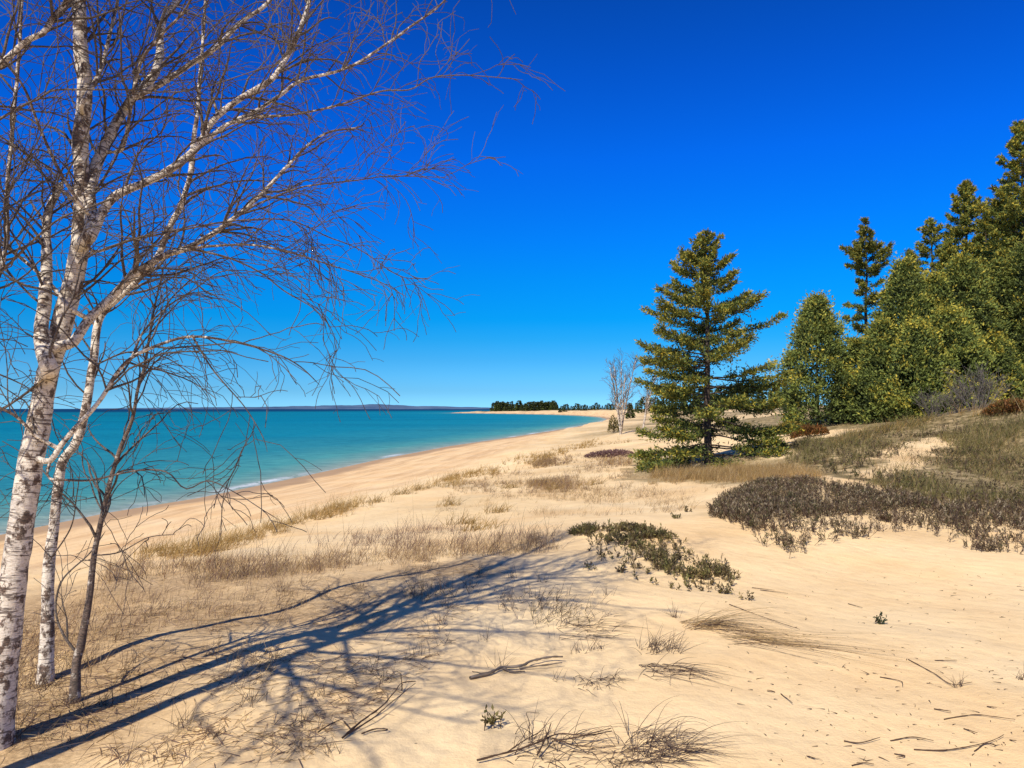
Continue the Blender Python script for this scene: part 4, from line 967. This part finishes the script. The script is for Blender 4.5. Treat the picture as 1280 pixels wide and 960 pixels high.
# ------------------------------------------------------------------ driftwood, sticks, small plant
def stick(name, label, lines, r, seed, mat_=None, lift=.012, group=None):
    """lines: list of (pixel polyline, radius factor); the first is the stick itself"""
    rnd = np.random.default_rng(seed); S = Soup(); first = None
    for pts, rf, lf in lines:
        g = ground([p[0] for p in pts], [p[1] for p in pts]); g[:,2] += lift+np.linspace(0, lf, len(pts))
        if first is None: first = g[0]
        Q = spline(g, max(10, len(pts)*5)); n = len(Q)
        Q = Q+np.cumsum(rnd.normal(0, r*.22, (n,3)), 0)*np.array([1,1,.25]); R = r*rf*np.linspace(1, .45, n)*(1+.15*rnd.normal(size=n))
        S.tubes((Q)[None], np.maximum(R, .0012)[None], 6)
    return tag(S.build(name, mat_ or M_DRIFT, None, first, False, True), label, 'stick', group)
stick('driftwood_branch', 'grey forked driftwood branch lying on the sand beyond the birch shadow tip', [
    ([(588,850),(612,845),(628,838),(650,838),(668,832),(690,828),(706,829)], 1, .03), ([(650,838),(675,837),(704,834)], .6, .02), ([(628,838),(640,842),(655,841)], .8, 0), ([(612,845),(600,846),(592,847)], .5, .03)], .012, 401)
stick('forked_twig', 'long forked dead twig slanting up from the sand below the birch shadow', [
    ([(428,925),(450,908),(475,892),(492,876),(502,866),(520,866)], 1, .05), ([(436,920),(465,905),(490,886),(519,867)], .7, .05), ([(502,866),(500,858)], .6, .06), ([(430,905),(437,912),(440,918)], .8, .0)], .0055, 402, M_TWIG)
stick('fallen_twig', 'short dead twig lying left of the forked twig', [([(398,918),(412,912),(428,908)], 1, .03)], .004, 403, M_TWIG)
stick('fallen_twig', 'bent little twig on the sand right of the foot of the forked twig', [([(452,920),(468,915),(484,916),(466,920)], 1, .01)], .004, 404, M_TWIG)
stick('crossed_twigs', 'tangle of dark crossed dead twigs under the grass at the bottom of the photo', [
    ([(596,956),(625,950),(650,944),(680,934),(700,928),(735,932),(766,927)], 1, .03), ([(672,949),(684,935),(692,924)], 1, .06), ([(632,947),(655,938),(680,930)], .7, .05), ([(690,928),(712,940),(735,948)], .7, .03), ([(690,932),(720,934),(765,928)], .8, .05),
    ([(662,930),(660,912),(657,906),(672,912)], .6, .06)], .005, 405, M_TWIG, .02)
for i, pts in enumerate([[(1055,927),(1075,931),(1100,926)], [(1113,927),(1140,924),(1168,930)], [(1142,938),(1180,940),(1215,935),(1240,930),(1256,923)], [(1180,900),(1215,895),(1240,898),(1268,903)], [(1168,887),(1188,893)],
    [(1135,825),(1165,842),(1190,858),(1215,856)], [(1100,847),(1125,853),(1128,860)], [(1168,826),(1196,828)], [(1118,943),(1130,947),(1120,951)], [(1065,958),(1080,956),(1092,959)], [(1008,946),(1018,952)], [(1205,912),(1222,920)], [(976,868),(990,882)],
    [(1262,926),(1270,930)], [(912,756),(960,775),(1000,790)], [(1060,755),(1078,762)], [(1218,940),(1232,932),(1245,936)], [(950,738),(985,744)], [(940,735),(968,740)], [(1234,884),(1246,888)]]):
    stick('fallen_twig', 'thin dark twig lying on the open sand at the lower right', [(pts, 1, .012)], .0032, 420+i, M_TWIG, .004, 'twigs scattered on the right-hand sand')
rnd = np.random.default_rng(95)
S = Soup(); g = ground([1100], [780])[0]; sprigs(S, g[:2]+rnd.normal(0, .012, (7,2)), rnd, .09, 9, [(.10,.12,.05),(.07,.09,.05)], .03, .013)
tag(S.build('seedling', M_SHRUB, None, g), 'tiny green seedling alone on the open sand at right', 'plant')
for i, (x, y, n) in enumerate([(845,648,10),(860,640,8),(905,742,8),(735,712,5),(750,700,5),(775,716,6),(612,910,6),(905,715,6),(935,750,4)]):
    S = Soup(); g = ground([x], [y])[0]; sprigs(S, g[:2]+rnd.normal(0, .025, (n,2)), rnd, .08, 9, OLIVE, .034, .014)
    tag(S.build('leafy_sprig', M_SHRUB, None, g), 'small leafy sprig standing apart from the creeping mats on the sand', 'plant', 'stray sprigs on the sand')
# bits of bark and seed lying on the open sand
S = Soup(); xy = sample_poly(np.array([(880,735),(1010,712),(1480,705),(1480,958),(960,958),(900,850)], float), 480, rnd); g = ground(xy[:,0], xy[:,1])
a = rnd.uniform(0, 6.28, len(g)); S.blades(g+[0,0,.003], np.stack([np.sin(a), np.cos(a), rnd.uniform(0, .5, len(g))], -1), rnd.uniform(.012, .06, len(g))*rnd.uniform(.6, 1.2, len(g)), .006, np.asarray([(.09,.05,.03),(.14,.09,.05),(.20,.14,.08)])[rnd.integers(0, 3, len(g))], rnd, .15)
tag(S.build('plant_debris', M_GRASS), 'dark crumbs of bark and seed strewn over the right-hand sand', 'plant litter', kind='stuff')
